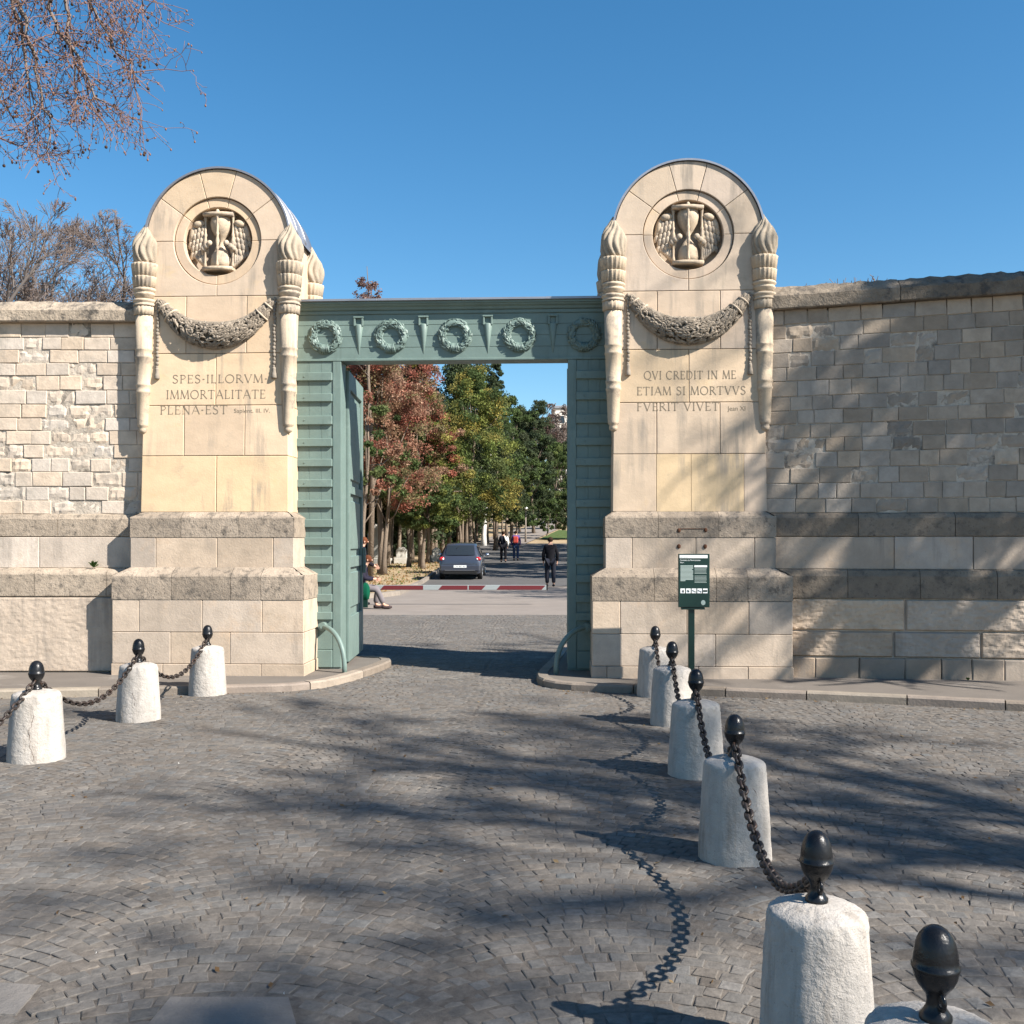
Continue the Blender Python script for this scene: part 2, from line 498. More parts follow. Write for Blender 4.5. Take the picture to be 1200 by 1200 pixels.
# far lawn and path that climb at the end of the avenue
mb = MB()
lw = [gnd(622, 633), gnd(666, 633)]
def hz(x, y): return ground_h(x, y)
P = [(2.6, 98), (6.2, 98), (7.2, 118), (5.6, 122)]
mb.face(mb.pts([(x, y, hz(x, y)+.02) for x, y in P]))
tag(mb.build('lawn', M['lawn']), kind='structure')
mb = MB()
for (x0, y0, x1, y1, w) in ((-1.5, 88, 3.5, 128, 5.0), (3.5, 128, 5.5, 180, 4.0), (8, 88, 11, 160, 4)):
    i = mb.pts([(x0-w/2, y0, hz(x0, y0)+.01), (x0+w/2, y0, hz(x0, y0)+.01), (x1+w/2, y1, hz(x1, y1)+.01), (x1-w/2, y1, hz(x1, y1)+.01)])
    mb.face(i)
tag(mb.build('path', M['forecourt']), kind='structure')

# ---- pavements with kerbs
ZP = .07
RK = [(.75, 15.2), (.62, 14.3), (.5, 13.4), (.36, 12.5), (.28, 11.9), (.29, 11.5), (.40, 11.22), (.62, 11.05), (1.0, 10.93), (2.0, 10.68), (3.0, 10.38), (3.95, 10.06), (4.9, 9.68), (6.5, 8.9), (9, 7.4), (13, 4.6)]
LK = [(-13, 9.0), (-9, 9.9), (-7, 10.25), (-5.2, 10.5), (-4, 10.68), (-2.98, 10.83), (-2.4, 10.93), (-2.08, 11.2), (-1.9, 11.6), (-1.76, 12.1), (-1.62, 12.7), (-1.55, 13.2), (-1.62, 13.55), (-1.85, 13.7), (-2.3, 13.72)]
def inside(poly, x, y):
    c = False; n = len(poly)
    for i in range(n):
        x0, y0 = poly[i]; x1, y1 = poly[i-1]
        if (y0 > y) != (y1 > y) and x < (x1-x0)*(y-y0)/(y1-y0)+x0: c = not c
    return c
RPOLY = RK + [(13, 16), (.75, 16)]
LPOLY = LK + [(-2.3, 16), (-13, 16)]
def offset_line(P, d):
    out = []
    for k in range(len(P)):
        a = Vector(P[max(k-1, 0)]); b = Vector(P[min(k+1, len(P)-1)])
        t = (b-a).normalized(); n = Vector((-t.y, t.x))
        out.append(tuple(Vector(P[k]) + n*d))
    return out
for nm, K, tail, label in (('right_pavement', RK, [(13, 12.5), (4, 15.2)], ''), ('left_pavement', LK, [(-2.4, 13.9), (-13, 13.9)], '')):
    I = offset_line(K, .13)
    mb = MB(); mb.face(mb.pts([(x, y, ZP) for x, y in I + tail]))
    tag(mb.build(nm, M['asphalt']), kind='structure')
    mb = MB()
    # resample the kerb line into stones
    L = [0]
    for k in range(1, len(K)): L.append(L[-1] + (Vector(K[k])-Vector(K[k-1])).length)
    def at(P, s):
        for k in range(1, len(K)):
            if s <= L[k] or k == len(K)-1:
                f = (s-L[k-1])/(L[k]-L[k-1]); return Vector(P[k-1]).lerp(Vector(P[k]), f)
    s = 0
    while s < L[-1]-.05:
        e = min(L[-1], s + rnd.uniform(.75, 1.2)); g = .006
        n = max(1, int((e-s)/.2)); cc = rnd.uniform(.75, 1.2); cc = (cc, cc*rnd.uniform(.95, 1), cc*rnd.uniform(.9, .97))
        out = [at(K, s+g+(e-s-2*g)*k/n) for k in range(n+1)]
        inn = [at(I, s+g+(e-s-2*g)*k/n) for k in range(n+1)]
        dz = rnd.uniform(-.003, .003); r = .018; zt = ZP+.008+dz
        O0 = mb.pts([(p.x, p.y, -.06) for p in out]); O1 = mb.pts([(p.x, p.y, zt-r) for p in out])
        O2 = mb.pts([tuple(p.lerp(q, r/.13)) + (zt,) for p, q in zip(out, inn)])
        O3 = mb.pts([(p.x, p.y, zt) for p in inn]); O4 = mb.pts([(p.x, p.y, -.06) for p in inn])
        for k in range(n):
            for a, b in ((O0, O1), (O1, O2), (O2, O3), (O3, O4)):
                mb.face((a[k], a[k+1], b[k+1], b[k]), cc)
        for k in (0, n): mb.face((O0[k], O1[k], O2[k], O3[k], O4[k]), cc)
        s = e
    tag(mb.build(nm.split('_')[0] + '_kerb', M['kerb']), kind='structure')

# ---- cobbles: real setts laid in segmental arcs
SL = [[gnd(165, 1210), gnd(350, 1210), gnd(338, 1168), gnd(200, 1168)], [gnd(-80, 1188), gnd(18, 1188), gnd(48, 1154), gnd(-60, 1148)]]
SLP = [[(p.x, p.y) for p in s] for s in SL]
mb = MB()
for s_ in SLP:
    mb.prism(s_, -.05, .0, (1, 1, 1))
tag(mb.build('patch_slabs', M['slab']), kind='structure')
def cobbles():
    r = np.random.RandomState(3)
    V = []; Cc = []
    Wd = 1.34; pit = .084
    R = Wd*.74
    for i in range(-10, 11):
        xc = i*Wd + .35
        ang = math.asin(Wd/2/R)
        nst = int(round(2*ang*R/.089))
        for k in range(-6, int(24/pit)):
            yb = k*pit
            a = -ang
            ws = r.uniform(.8, 1.25, nst); ws = ws/ws.sum()*2*ang
            for w in ws:
                am = a + w/2; a += w
                x = xc + R*math.sin(am); y = yb + R*math.cos(am) - R*.6
                x += .035*math.sin(y*1.9+i) + .05*noise.noise(Vector((x*.8, y*.8, 1))); y += .045*noise.noise(Vector((x*.9, y*.9, 5)))
                ex = .5*y + 2.2
                if y < 2.2 or y > 22.5: continue
                if y < 14 and abs(x) > ex: continue
                if y >= 10.6 and (x < -4.6 or x > 3.6): continue
                if inside(RPOLY, x, y+.03) or inside(LPOLY, x, y+.03): continue
                if any(inside(s_, x, y) for s_ in SLP): continue
                V.append((x, y, am, w*R, pit*math.cos(am)))
    V = np.array(V); n = len(V)
    h = np.array([undul(x, y) for x, y in V[:, :2]]) + r.normal(0, .0011, n) - .004
    t = -V[:, 2] + r.normal(0, .05, n)
    ux = np.stack([np.cos(t), np.sin(t)], 1); uy = np.stack([-np.sin(t), np.cos(t)], 1)
    hw = V[:, 3]/2 - .003; hd = np.maximum(V[:, 4]/2 - .0022, .024)
    tilt = r.normal(0, .016, (n, 2))
    P = np.zeros((n, 13, 3))
    sg = [(-1, -1), (1, -1), (1, 1), (-1, 1)]
    jit = r.normal(0, .0046, (n, 4, 2))
    for q, (a, b) in enumerate(sg):
        for lay, (ins, dz) in enumerate(((.0050, 0), (.0010, -.0022), (0, -.03))):
            X = a*(hw-ins) + jit[:, q, 0]; Y = b*(hd-ins) + jit[:, q, 1]
            P[:, lay*4+q, 0] = V[:, 0] + ux[:, 0]*X + uy[:, 0]*Y
            P[:, lay*4+q, 1] = V[:, 1] + ux[:, 1]*X + uy[:, 1]*Y
            P[:, lay*4+q, 2] = h + dz + (tilt[:, 0]*X + tilt[:, 1]*Y if lay < 2 else 0)
    P[:, 12, :2] = V[:, :2]; P[:, 12, 2] = h + r.uniform(.000, .0028, n)
    quads = [(0+q, 4+q, 4+(q+1) % 4, (q+1) % 4) for q in range(4)] + [(4+q, 8+q, 8+(q+1) % 4, 4+(q+1) % 4) for q in range(4)]
    fq = np.array([(a, b, c, d) for (a, b, c, d) in quads])
    ft = np.array([(12, q, (q+1) % 4, (q+1) % 4) for q in range(4)])
    base = (np.arange(n)*13)[:, None, None]
    FQ = (base + fq[None]).reshape(-1, 4)
    FT = (base + ft[None, :, :3]).reshape(-1, 3)
    br = np.clip(r.normal(1, .09, n), .65, 1.4)
    warm = r.normal(0, .03, n)
    col = np.stack([br*(1+warm), br, br*(1-warm)], 1)
    F = [tuple(f) for f in FQ.tolist()] + [tuple(f) for f in FT.tolist()]
    cols = np.concatenate([np.repeat(col, 8, 0), np.repeat(col, 4, 0)])
    # faces point up
    F = [f[::-1] for f in F[:len(FQ)]] + F[len(FQ):]
    o = np_obj('cobblestones', P.reshape(-1, 3), F, cols, M['cobble'])
    tag(o, 'worn grey setts laid in arcs across the street', kind='stuff')
    return n
print('setts', cobbles())
# sand between the setts
def bed_h(x, y): return undul(x, y) - .0060 + .0030*noise.noise(Vector((x*.9, y*.9, 7))) - .0110*max(0, noise.noise(Vector((x*12, y*12, 2)))-.12) + .003*noise.noise(Vector((x*5, y*5, 9)))
grid_sheet('joint_bed', np.linspace(-7, 7.6, 420), np.linspace(2.2, 11.4, 265), bed_h, M['joint'])
grid_sheet('joint_bed', np.linspace(-5, 3.8, 90), np.linspace(11.4, 22.5, 100), lambda x, y: undul(x, y) - .0068, M['joint'])

# ================================================================== WALLS
def masonry(mb, u0, u1, z0, z1, y, bw, r, jit=.006, tone=(.8, 1.15), ero=.0, ydev=.006, bevel=.01, warm=.05, zf=None, depth=.08, eseed=0, zg=None):
    """one course of stones"""
    u = u0
    while u < u1 - .02:
        w = bw * r.uniform(.7, 1.35)
        if u + w > u1 - bw*.5: w = u1 - u
        t = r.uniform(*tone); wm = r.uniform(-warm, warm)
        col = (t*(1+wm), t, t*(1-wm*1.3))
        dz = zf if zf else (lambda a: 0); dg = zg if zg else dz
        P = [(u, z0+dz(u)), (u+w, z0+dz(u+w)), (u+w, z1+dg(u+w)), (u, z1+dg(u))]
        P = [(a + r.uniform(-jit, jit), b + r.uniform(-jit, jit)) for a, b in P]
        uc = (u+w/2); zc = (z0+z1)/2
        e = noise.noise(Vector((uc*.9 + eseed, zc*1.3, eseed*.7))) + r.uniform(-.55, .55)
        if e > 1 - ero:
            # weathered stone: broken, pitted front
            nx = max(3, int(w/.035)); nzz = max(3, int((z1-z0)/.035))
            dd = r.uniform(.0, .012)
            G_ = []
            for j in range(nzz+1):
                for i in range(nx+1):
                    fu, fz = i/nx, j/nzz
                    a = Vector(P[0]).lerp(Vector(P[1]), fu).lerp(Vector(P[3]).lerp(Vector(P[2]), fu), fz)
                    edge = min(fu, 1-fu, fz, 1-fz)
                    k = noise.noise(Vector((a.x*14+eseed, a.y*14, 1.7)))*.013 + noise.noise(Vector((a.x*35, a.y*35, 4.7)))*.006
                    yy_ = y + dd*(.4+.6*(edge > 0)) + k + (.014 if edge == 0 else 0)
                    G_.append(mb.pt((a.x + (r.uniform(-.008, .008) if 0 < fu < 1 else 0), yy_, a.y + (r.uniform(-.008, .008) if 0 < fz < 1 else 0))))
            kk = r.uniform(.78, 1.12); c2 = tuple(q*kk for q in col)
            for j in range(nzz):
                for i in range(nx):
                    a = j*(nx+1)+i
                    mb.face((G_[a], G_[a+1], G_[a+nx+2], G_[a+nx+1]), c2)
        else:
            mb.block(P, y + r.uniform(-ydev, ydev), depth, bevel, .004, col)
        u += w

def rough_course(mb, u0, u1, z0, z1, y, bw, r, amp=.0045, tone=(.85, 1.1)):
    """big vermiculated stones with a displaced face"""
    u = u0
    while u < u1 - .02:
        w = bw*r.uniform(.75, 1.3)
        if u + w > u1 - bw*.5: w = u1-u
        st = .016; nx = int(w/st); nzz = max(2, int((z1-z0)/st)); g = .006
        t = r.uniform(*tone); wm = r.uniform(-.04, .08); col = (t*(1+wm), t, t*(1-wm*1.3))
        idx = []
        for j in range(nzz+1):
            for i in range(nx+1):
                a = u+g+(w-2*g)*i/nx; b = z0+g+(z1-z0-2*g)*j/nzz
                e = (i in (0, nx)) or (j in (0, nzz))
                k = (noise.noise(Vector((a*13, b*24, 9.1))) + .55*noise.noise(Vector((a*33, b*41, 2.2))) + .9*noise.noise(Vector((a*5, b*5, 2.2))))*amp
                idx.append(mb.pt((a, y - .005 + k + (.03 if e else 0), b)))
        for j in range(nzz):
            for i in range(nx):
                a = j*(nx+1)+i
                mb.face((idx[a], idx[a+1], idx[a+nx+2], idx[a+nx+1]), col)
        u += w

def ledge(mb, u0, u1, zt, zb, y, yback, bw, r, tone=(.6, .9), rise=.07, zf=None):
    """course with a weathered, sloping top that runs back to the wall above"""
    u = u0; zf = zf or (lambda a: 0)
    while u < u1-.02:
        w = bw*r.uniform(.8, 1.25)
        if u+w > u1-bw*.5: w = u1-u
        t = r.uniform(*tone); col = (t*1.0, t*.98, t*.94)
        g = .003; yo = y + r.uniform(-.003, .003)
        n = max(2, int(w/.12)); rows = []
        prof = [(yo+.05, zb+g), (yo+.006, zb+g), (yo, zb+g+.006), (yo, zt-rise-.015), (yo+.012, zt-rise+.006), (yback*.5+yo*.5, zt-rise*.35), (yback+.02, zt)]
        for i in range(n+1):
            a = u+g+(w-2*g)*i/n
            rows.append([mb.pt((a, p[0] + (noise.noise(Vector((a*6, p[1]*9, 5)))*.008 if 2 < k < 6 else 0),
                                 p[1] + zf(a) + (noise.noise(Vector((a*5, p[0]*9, 8)))*.012 if k > 2 else 0))) for k, p in enumerate(prof)])
        for i in range(n):
            for k in range(len(prof)-1):
                mb.face((rows[i][k], rows[i+1][k], rows[i+1][k+1], rows[i][k+1]), col)
        mb.face(rows[0][::-1], col); mb.face(rows[-1], col)
        u += w

def build_wall(name, label, fr, u0, u1, yu, ym, yl, zc_top, zc_bot, seed, tone, zb=ZP, ero=.5, flip=1, cope_rise=0.0, dirt=1.0, zr=0.0):
    r = random.Random(seed)
    root = empty(name, tuple(fr.world((u0+u1)/2, yu, zb)), fr.rz, label, 'wall')
    # solid core behind the face stones
    mb = MB(fr.M)
    mb.box(u0, u1, yu+.012, yu+.55, 0, zc_bot-.002)
    mb.build('core', M['mortar'], root)
    mb = MB(fr.M)
    z = 1.93; rows = 14; hh = (zc_bot - z)/rows
    ends = [z]
    for k in range(rows): ends.append(ends[-1] + hh*r.uniform(.9, 1.1))
    sc = (zc_bot - z)/(ends[-1]-z); ends = [z+(e-z)*sc for e in ends]
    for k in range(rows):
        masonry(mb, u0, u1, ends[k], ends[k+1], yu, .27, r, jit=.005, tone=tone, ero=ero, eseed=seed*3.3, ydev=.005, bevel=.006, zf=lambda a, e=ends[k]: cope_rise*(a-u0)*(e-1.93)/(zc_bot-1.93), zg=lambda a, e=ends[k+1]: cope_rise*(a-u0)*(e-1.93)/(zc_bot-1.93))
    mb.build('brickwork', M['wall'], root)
    t2 = (tone[0]*.95, tone[1]*1.0)
    mb = MB(fr.M)
    mb.box(u0, u1, ym+.05, yu+.30, .0, 1.90)
    mbt = MB(fr.M); ledge(mbt, u0, u1, 1.935, 1.66, ym, yu, 1.1, r, (.75*dirt, 1.05*dirt), .05); mbt.build('upper_ledge', M['plinth_top'], root)
    masonry(mb, u0, u1, 1.29, 1.66, ym, 1.15, r, jit=.002, tone=t2, ydev=.002, bevel=.006)
    mb.build('middle_course', M['plinth'], root)
    mb = MB(fr.M)
    ledge(mb, u0, u1, 1.30, .96, yl, ym, .85, r, (.75*dirt, 1.05*dirt), .07)
    mb.build('lower_ledge', M['plinth_top'], root)
    mb = MB(fr.M)
    mb.box(u0, u1, yl+.03, ym+.2, 0, 1.2)
    if flip > 0:
        rough_course(mb, u0, u1, zb, .96, yl, 2.3, r, amp=.0035)
    else:
        rough_course(mb, u0, u1, .60, .96, yl, 1.2, r, amp=.010, tone=(.7, .95))
        rough_course(mb, u0, u1, .30, .60, yl, 1.1, r, amp=.0085, tone=(.65, .85))
        masonry(mb, u0, u1, zb-.03, .30, yl-.01, .42, r, jit=.006, tone=(tone[0]*.85, tone[1]*.9), ydev=.006, bevel=.012)
    mb.build('rough_base', M['plinth'], root)
    # coping
    mb = MB(fr.M); u = u0
    while u < u1-.02:
        w = r.uniform(1.25, 1.6)
        if u+w > u1-.7: w = u1-u
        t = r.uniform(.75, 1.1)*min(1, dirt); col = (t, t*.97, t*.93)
        n = max(3, int(w/.07)); rows_ = []; dzz = r.uniform(-.012, .012)
        prof = [(yu+.1, zc_bot), (yu-.085, zc_bot), (yu-.095, zc_bot+.012), (yu-.10, zc_bot+.14), (yu-.085, zc_bot+.16), (yu-.03, zc_bot+.21), (yu+.05, zc_bot+.27), (yu+.22, zc_top), (yu+.45, zc_top-.03), (yu+.62, zc_bot+.12), (yu+.62, zc_bot)]
        for i in range(n+1):
            a = u+.004+(w-.008)*i/n; q = []
            for k, p in enumerate(prof):
                am = .0 if k in (0, 10) else (.006 if k < 4 else .028)
                q.append(mb.pt((a, p[0] + am*.7*noise.noise(Vector((a*9, p[1]*12, seed))), p[1] + cope_rise*(a-u0) + zr*0 + dzz*(k > 2) + am*noise.noise(Vector((a*9, p[0]*14, seed+3))))))
            rows_.append(q)
        for i in range(n):
            for k in range(len(prof)-1): mb.face((rows_[i][k], rows_[i+1][k], rows_[i+1][k+1], rows_[i][k+1]), col)
        mb.face(rows_[0][::-1], col); mb.face(rows_[-1], col)
        u += w
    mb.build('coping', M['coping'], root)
    return root
FL = Frame((-2.6, 12.16), 0)
FLb = Frame((-7.6, 12.10), 10)
build_wall('boundary_wall', 'long pale stone wall with patched small blocks left of the gate', FL, -5.0, -1.56, 0.0, -.05, -.16, 4.50, 4.20, 11, (.98, 1.18), flip=1, ero=.72, dirt=1.15)
FL2 = Frame((-7.6, 12.16), 12)
build_wall('boundary_wall', 'pale stone wall section bending toward the viewer at the far left edge', FL2, -6.0, -.01, 0.0, -.05, -.16, 4.50, 4.20, 12, (.98, 1.18), flip=1, ero=.7, dirt=1.15)
FR = Frame((3.02, 11.73), -7.0)
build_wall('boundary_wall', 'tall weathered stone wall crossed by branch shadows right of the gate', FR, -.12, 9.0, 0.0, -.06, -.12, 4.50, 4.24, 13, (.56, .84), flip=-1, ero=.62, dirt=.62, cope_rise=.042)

# ================================================================== GATE PYLONS
Z0 = 1.945            # foot of the shaft
ZC = 5.145             # centre of the arch and of the medallion
RA = .852             # arch radius
BAT = .13/4.0
def hw(z): return .876 - (.876-.845)*min(1, max(0, (z-Z0)/(ZC-Z0)))
def arc(cx, cz, r, a0, a1, n):
    return [(cx + r*math.cos(math.radians(a0+(a1-a0)*k/n)), cz + r*math.sin(math.radians(a0+(a1-a0)*k/n))) for k in range(n+1)]

LET = {  # strokes: (points, weight); box height 1
 'A': (.80, [([(.03,0),(.40,1)],.6), ([(.40,1),(.77,0)],1.2), ([(.17,.36),(.62,.36)],.5)]),
 'C': (.80, [([(.45+.40*math.cos(math.radians(a)), .5+.5*math.sin(math.radians(a))) for a in range(48, 318, 15)],1.0)]),
 'D': (.85, [([(.14,0),(.14,1)],1.1), ([(.08,1),(.35,1)]+[(.35+.44*math.cos(math.radians(a)), .5+.5*math.sin(math.radians(a))) for a in range(85, -90, -15)]+[(.08,0)],.75)]),
 'E': (.62, [([(.14,0),(.14,1)],1.1), ([(.06,.98),(.55,.98)],.55), ([(.14,.52),(.48,.52)],.55), ([(.06,.02),(.58,.02)],.55), ([(.55,.98),(.55,.84)],.5), ([(.58,.02),(.58,.17)],.5)]),
 'F': (.60, [([(.14,0),(.14,1)],1.1), ([(.06,.98),(.55,.98)],.55), ([(.14,.52),(.48,.52)],.55), ([(.04,.02),(.26,.02)],.5)]),
 'I': (.30, [([(.15,0),(.15,1)],1.1), ([(.04,.98),(.26,.98)],.5), ([(.04,.02),(.26,.02)],.5)]),
 'L': (.60, [([(.14,0),(.14,1)],1.1), ([(.05,.98),(.25,.98)],.5), ([(.06,.02),(.56,.02)],.55), ([(.56,.02),(.56,.18)],.5)]),
 'M': (.98, [([(.08,0),(.15,1)],.6), ([(.15,1),(.49,.04)],1.15), ([(.49,.04),(.83,1)],.6), ([(.83,1),(.90,0)],1.15), ([(0,.02),(.17,.02)],.5), ([(.80,.02),(.98,.02)],.5)]),
 'N': (.88, [([(.14,0),(.14,1)],.6), ([(.12,1),(.74,0)],1.2), ([(.74,0),(.74,1)],.6), ([(.04,.02),(.24,.02)],.5), ([(.64,.98),(.84,.98)],.5)]),
 'O': (.92, [([(.46+.42*math.cos(math.radians(a)), .5+.5*math.sin(math.radians(a))) for a in range(0, 361, 15)],.95)]),
 'P': (.62, [([(.14,0),(.14,1)],1.1), ([(.06,.98),(.32,.98)]+[(.32+.24*math.cos(math.radians(a)), .74+.24*math.sin(math.radians(a))) for a in range(80, -100, -20)]+[(.14,.49)],.75), ([(.04,.02),(.26,.02)],.5)]),
 'Q': (.92, [([(.46+.42*math.cos(math.radians(a)), .5+.5*math.sin(math.radians(a))) for a in range(0, 361, 15)],.95), ([(.5,.06),(.7,-.12),(.95,-.16)],.8)]),
 'R': (.74, [([(.14,0),(.14,1)],1.1), ([(.06,.98),(.32,.98)]+[(.32+.23*math.cos(math.radians(a)), .75+.23*math.sin(math.radians(a))) for a in range(80, -100, -20)]+[(.14,.52)],.75), ([(.32,.52),(.74,0)],1.0), ([(.04,.02),(.26,.02)],.5)]),
 'S': (.62, [([(.52,.86),(.42,.97),(.28,1),(.14,.93),(.09,.78),(.16,.63),(.32,.53),(.48,.42),(.54,.26),(.48,.09),(.32,0),(.17,.02),(.07,.14)],1.0)]),
 'T': (.74, [([(.37,0),(.37,1)],1.1), ([(.02,.98),(.72,.98)],.55), ([(.02,.98),(.02,.84)],.5), ([(.72,.98),(.72,.84)],.5), ([(.26,.02),(.48,.02)],.5)]),
 'V': (.78, [([(.06,1),(.40,0)],1.15), ([(.40,0),(.72,1)],.6), ([(-.02,.98),(.16,.98)],.5), ([(.62,.98),(.80,.98)],.5)]),
 '.': (.30, [([(.09,.45),(.21,.45)],1.2)]),
 ' ': (.32, []),
}
def inscribe(mb, text, u0, u1, z0, h, y):
    gap = .14
    tot = sum(LET[c][0] for c in text) + gap*(len(text)-1)
    sx = (u1-u0)/tot; x = 0
    for c in text:
        w, st = LET[c]
        for pl, wt in st:
            t = .0105*wt
            P = [Vector((u0+(x+a)*sx, z0+b*h)) for a, b in pl]
            for k in range(len(P)-1):
                d = (P[k+1]-P[k]).normalized()*t*.35; n = Vector((-d.y, d.x)).normalized()*t/2
                a, b = P[k]-d, P[k+1]+d
                off = y - .0001*(k % 3)
                i = mb.pts([(a.x-n.x, off, a.y-n.y), (b.x-n.x, off, b.y-n.y), (b.x+n.x, off, b.y+n.y), (a.x+n.x, off, a.y+n.y)])
                mb.face(i)
        x += w + gap
def font_geo(text, size, stretch=1.0):
    cu = bpy.data.curves.new('t', 'FONT'); cu.body = text; cu.size = size
    o = bpy.data.objects.new('t', cu); C.objects.link(o)
    me = o.to_mesh()
    V = [(v.co.x*stretch, v.co.y) for v in me.vertices]; F = [tuple(p.vertices) for p in me.polygons]
    o.to_mesh_clear(); bpy.data.objects.remove(o); bpy.data.curves.remove(cu)
    return V, F
def put_text(mb, text, u0, z0, height, y, width=None):
    V, F = font_geo(text, 1.0)
    if not V: return
    x0 = min(v[0] for v in V); x1 = max(v[0] for v in V); h = .72
    sx = (width/(x1-x0)) if width else height/h
    mb.add_mesh([(u0+(a-x0)*sx, y, z0+b*height/h) for a, b in V], F)

def leafshape(mb, c, L, w, th, R, col):
    """pointed leaf with a ridge, pointing along local +Z, bulging to local -Y"""
    c = Vector(c)
    P = [(0, 0, -L*.4), (w, 0, -L*.05), (0, 0, L*.6), (-w, 0, -L*.05), (0, -th, 0), (0, -th*.6, L*.3)]
    i = [mb.pt(c + R @ Vector(p)) for p in P]
    for q in ((0,1,4),(1,5,4),(1,2,5),(2,3,5),(3,4,5),(3,0,4)): mb.face([i[k] for k in q], col)

def pylon(name, label, u_c, lines, seed, tint, patch=None, anchors=False):
    r = random.Random(seed)
    root = empty(name, tuple(G.world(u_c, 0, ZP)), G.rz, label, 'gate pylon', 'stone pylons of the gate')
    Mx = Matrix.Translation(G.world(u_c, 0, 0)) @ Matrix.Rotation(G.rz, 4, 'Z')
    def bat(p):
        z = p[2]
        return (p[0], p[1] + max(0, z-Z0)*BAT, z)
    def tone(a=.9, b=1.08, yel=0):
        t = r.uniform(a, b); y = r.uniform(-.02, .05) + yel
        return (t*tint[0]*(1+y*.4), t*tint[1], t*tint[2]*(1-y*1.3))
    D = 1.12
    # ---- shaft core with the arched profile
    mb = MB(Mx); mb.xf = bat
    prof = [(-.85, .1), (-.86, Z0), (-.83, ZC)] + [(a, b) for a, b in arc(0, ZC, .83, 180, 0, 28)[1:-1]][::1] + [(.83, ZC), (.86, Z0), (.85, .1)]
    f0 = mb.pts([(a, .195, b) for a, b in prof]); b0 = mb.pts([(a, D, b) for a, b in prof])
    mb.face(f0, (.9, .9, .9)); mb.face(b0[::-1], (.9, .9, .9))
    for k in range(len(prof)):
        j = (k+1) % len(prof); mb.face((f0[k], b0[k], b0[j], f0[j]), (.85, .85, .85))
    mb.build('core', M['cream'], root)
    # ---- face stones of the shaft
    mb = MB(Mx); mb.xf = bat
    def zpx(y, c=0): return 1.6 + (635-y)/100.4
    rows = [(Z0-.0, zpx(534), (.02,)), (zpx(534), zpx(474.5), (-.37, .35)), (zpx(474.5), zpx(413), (.0,)), (zpx(413), zpx(345), (-.36, .36))]
    DP = .20
    for k, (za, zb_, js) in enumerate(rows):
        us = [-hw((za+zb_)/2)] + list(js) + [hw((za+zb_)/2)]
        for q in range(len(us)-1):
            ul0 = -hw(za) if q == 0 else us[q]; ul1 = -hw(zb_) if q == 0 else us[q]
            ur0 = hw(za) if q == len(us)-2 else us[q+1]; ur1 = hw(zb_) if q == len(us)-2 else us[q+1]
            if patch and k == 0:
                if q == 0:
                    mb.block([(ul0, za), (-.375, za), (-.375, zb_), (ul1, zb_)], 0, DP, .005, .0025, tone(.93, .97))
                    mb.block([(-.375, za), (ur0, za), (ur1, zb_), (-.375, zb_)], -.001, DP, .002, .0015, (1.0, .93, .755))
                else:
                    mb.block([(ul0, za), (.62, za), (.62, zb_), (ul1, zb_)], -.001, DP, .002, .0025, (1.0, .93, .755))
                    mb.block([(.62, za), (ur0, za), (ur1, zb_), (.62, zb_)], 0, DP, .002, .0015, tone(.93, .97))
                continue
            mb.block([(ul0, za), (ur0, za), (ur1, zb_), (ul1, zb_)], 0, DP, .006, .003, tone(yel=.06 if k in (0, 2) and name else 0))
    zk = zpx(345); rr = .52
    # stones around the medallion
    a_low = 0
    hwz = hw(zk)
    for sgn in (1, -1):
        P = [(0.0, zk), (hwz, zk), (hw(ZC), ZC)] + arc(0, ZC, rr, 0, -90, 14)
        P = P if sgn > 0 else [(-a, b) for a, b in P][::-1]
        mb.block(P, 0, DP, .005, .003, tuple(q*w for q, w in zip(tone(.88, .96), (.97, 1, 1.04))))
    for a0, a1 in ((0, 37), (37, 75), (75, 105), (105, 143), (143, 180)):
        n = max(4, int((a1-a0)/4))
        P = arc(0, ZC, RA, a0, a1, n) + arc(0, ZC, rr, a1, a0, n)
        mb.block(P, 0, DP, .005, .003, tuple(q*w for q, w in zip(tone(.88, 1.0), (.97, 1, 1.04))))
        P = arc(0, ZC, rr-.004, a0, a1, n) + arc(0, ZC, .405, a1, a0, n)
        mb.block(P, .028, DP-.028, .006, .002, tone())
    for a0, a1 in ((180, 270), (270, 360)):
        P = arc(0, ZC, rr-.004, a0, a1, 22) + arc(0, ZC, .405, a1, a0, 22)
        mb.block(P, .022, DP-.022, .006, .002, tone(.85, .95))
    mb.build('shaft_face', M['cream'], root)
    # ---- side stones
    lv = [Z0] + [zpx(534), zpx(474.5), zpx(413), zpx(345), ZC]
    for s_ in (-1, 1):
        mb = MB(Mx); mb.xf = bat
        for k in range(5):
            cuts = [DP+.002, .62 if k % 2 else .42, D]
            for q in range(2):
                c = tone(.86, 1.0)
                x = s_*(hw((lv[k]+lv[k+1])/2)); a, b = cuts[q]+.003, cuts[q+1]-.003
                x0 = s_*.80
                lo, hi = min(x, x0), max(x, x0)
                mb.box(lo, hi, a, b, lv[k]+.003, lv[k+1]-.003, c, .005)
        mb.build('side_stones', M['cream'], root)
    # ---- sheet metal over the barrel top
    mb = MB(Mx); mb.xf = bat
    A0 = arc(0, ZC, RA+.004, 8, 172, 40); A1 = arc(0, ZC, RA+.026, 8, 172, 40)
    q = [mb.pts([(a, -.025, b) for a, b in A0]), mb.pts([(a, -.025, b) for a, b in A1]), mb.pts([(a, D+.02, b) for a, b in A1]), mb.pts([(a, D+.02, b) for a, b in A0])]
    for k in range(40):
        for a, b in ((0, 1), (1, 2), (2, 3), (3, 0)): mb.face((q[a][k], q[b][k], q[b][k+1], q[a][k+1]), (1, 1, 1), a == 1)
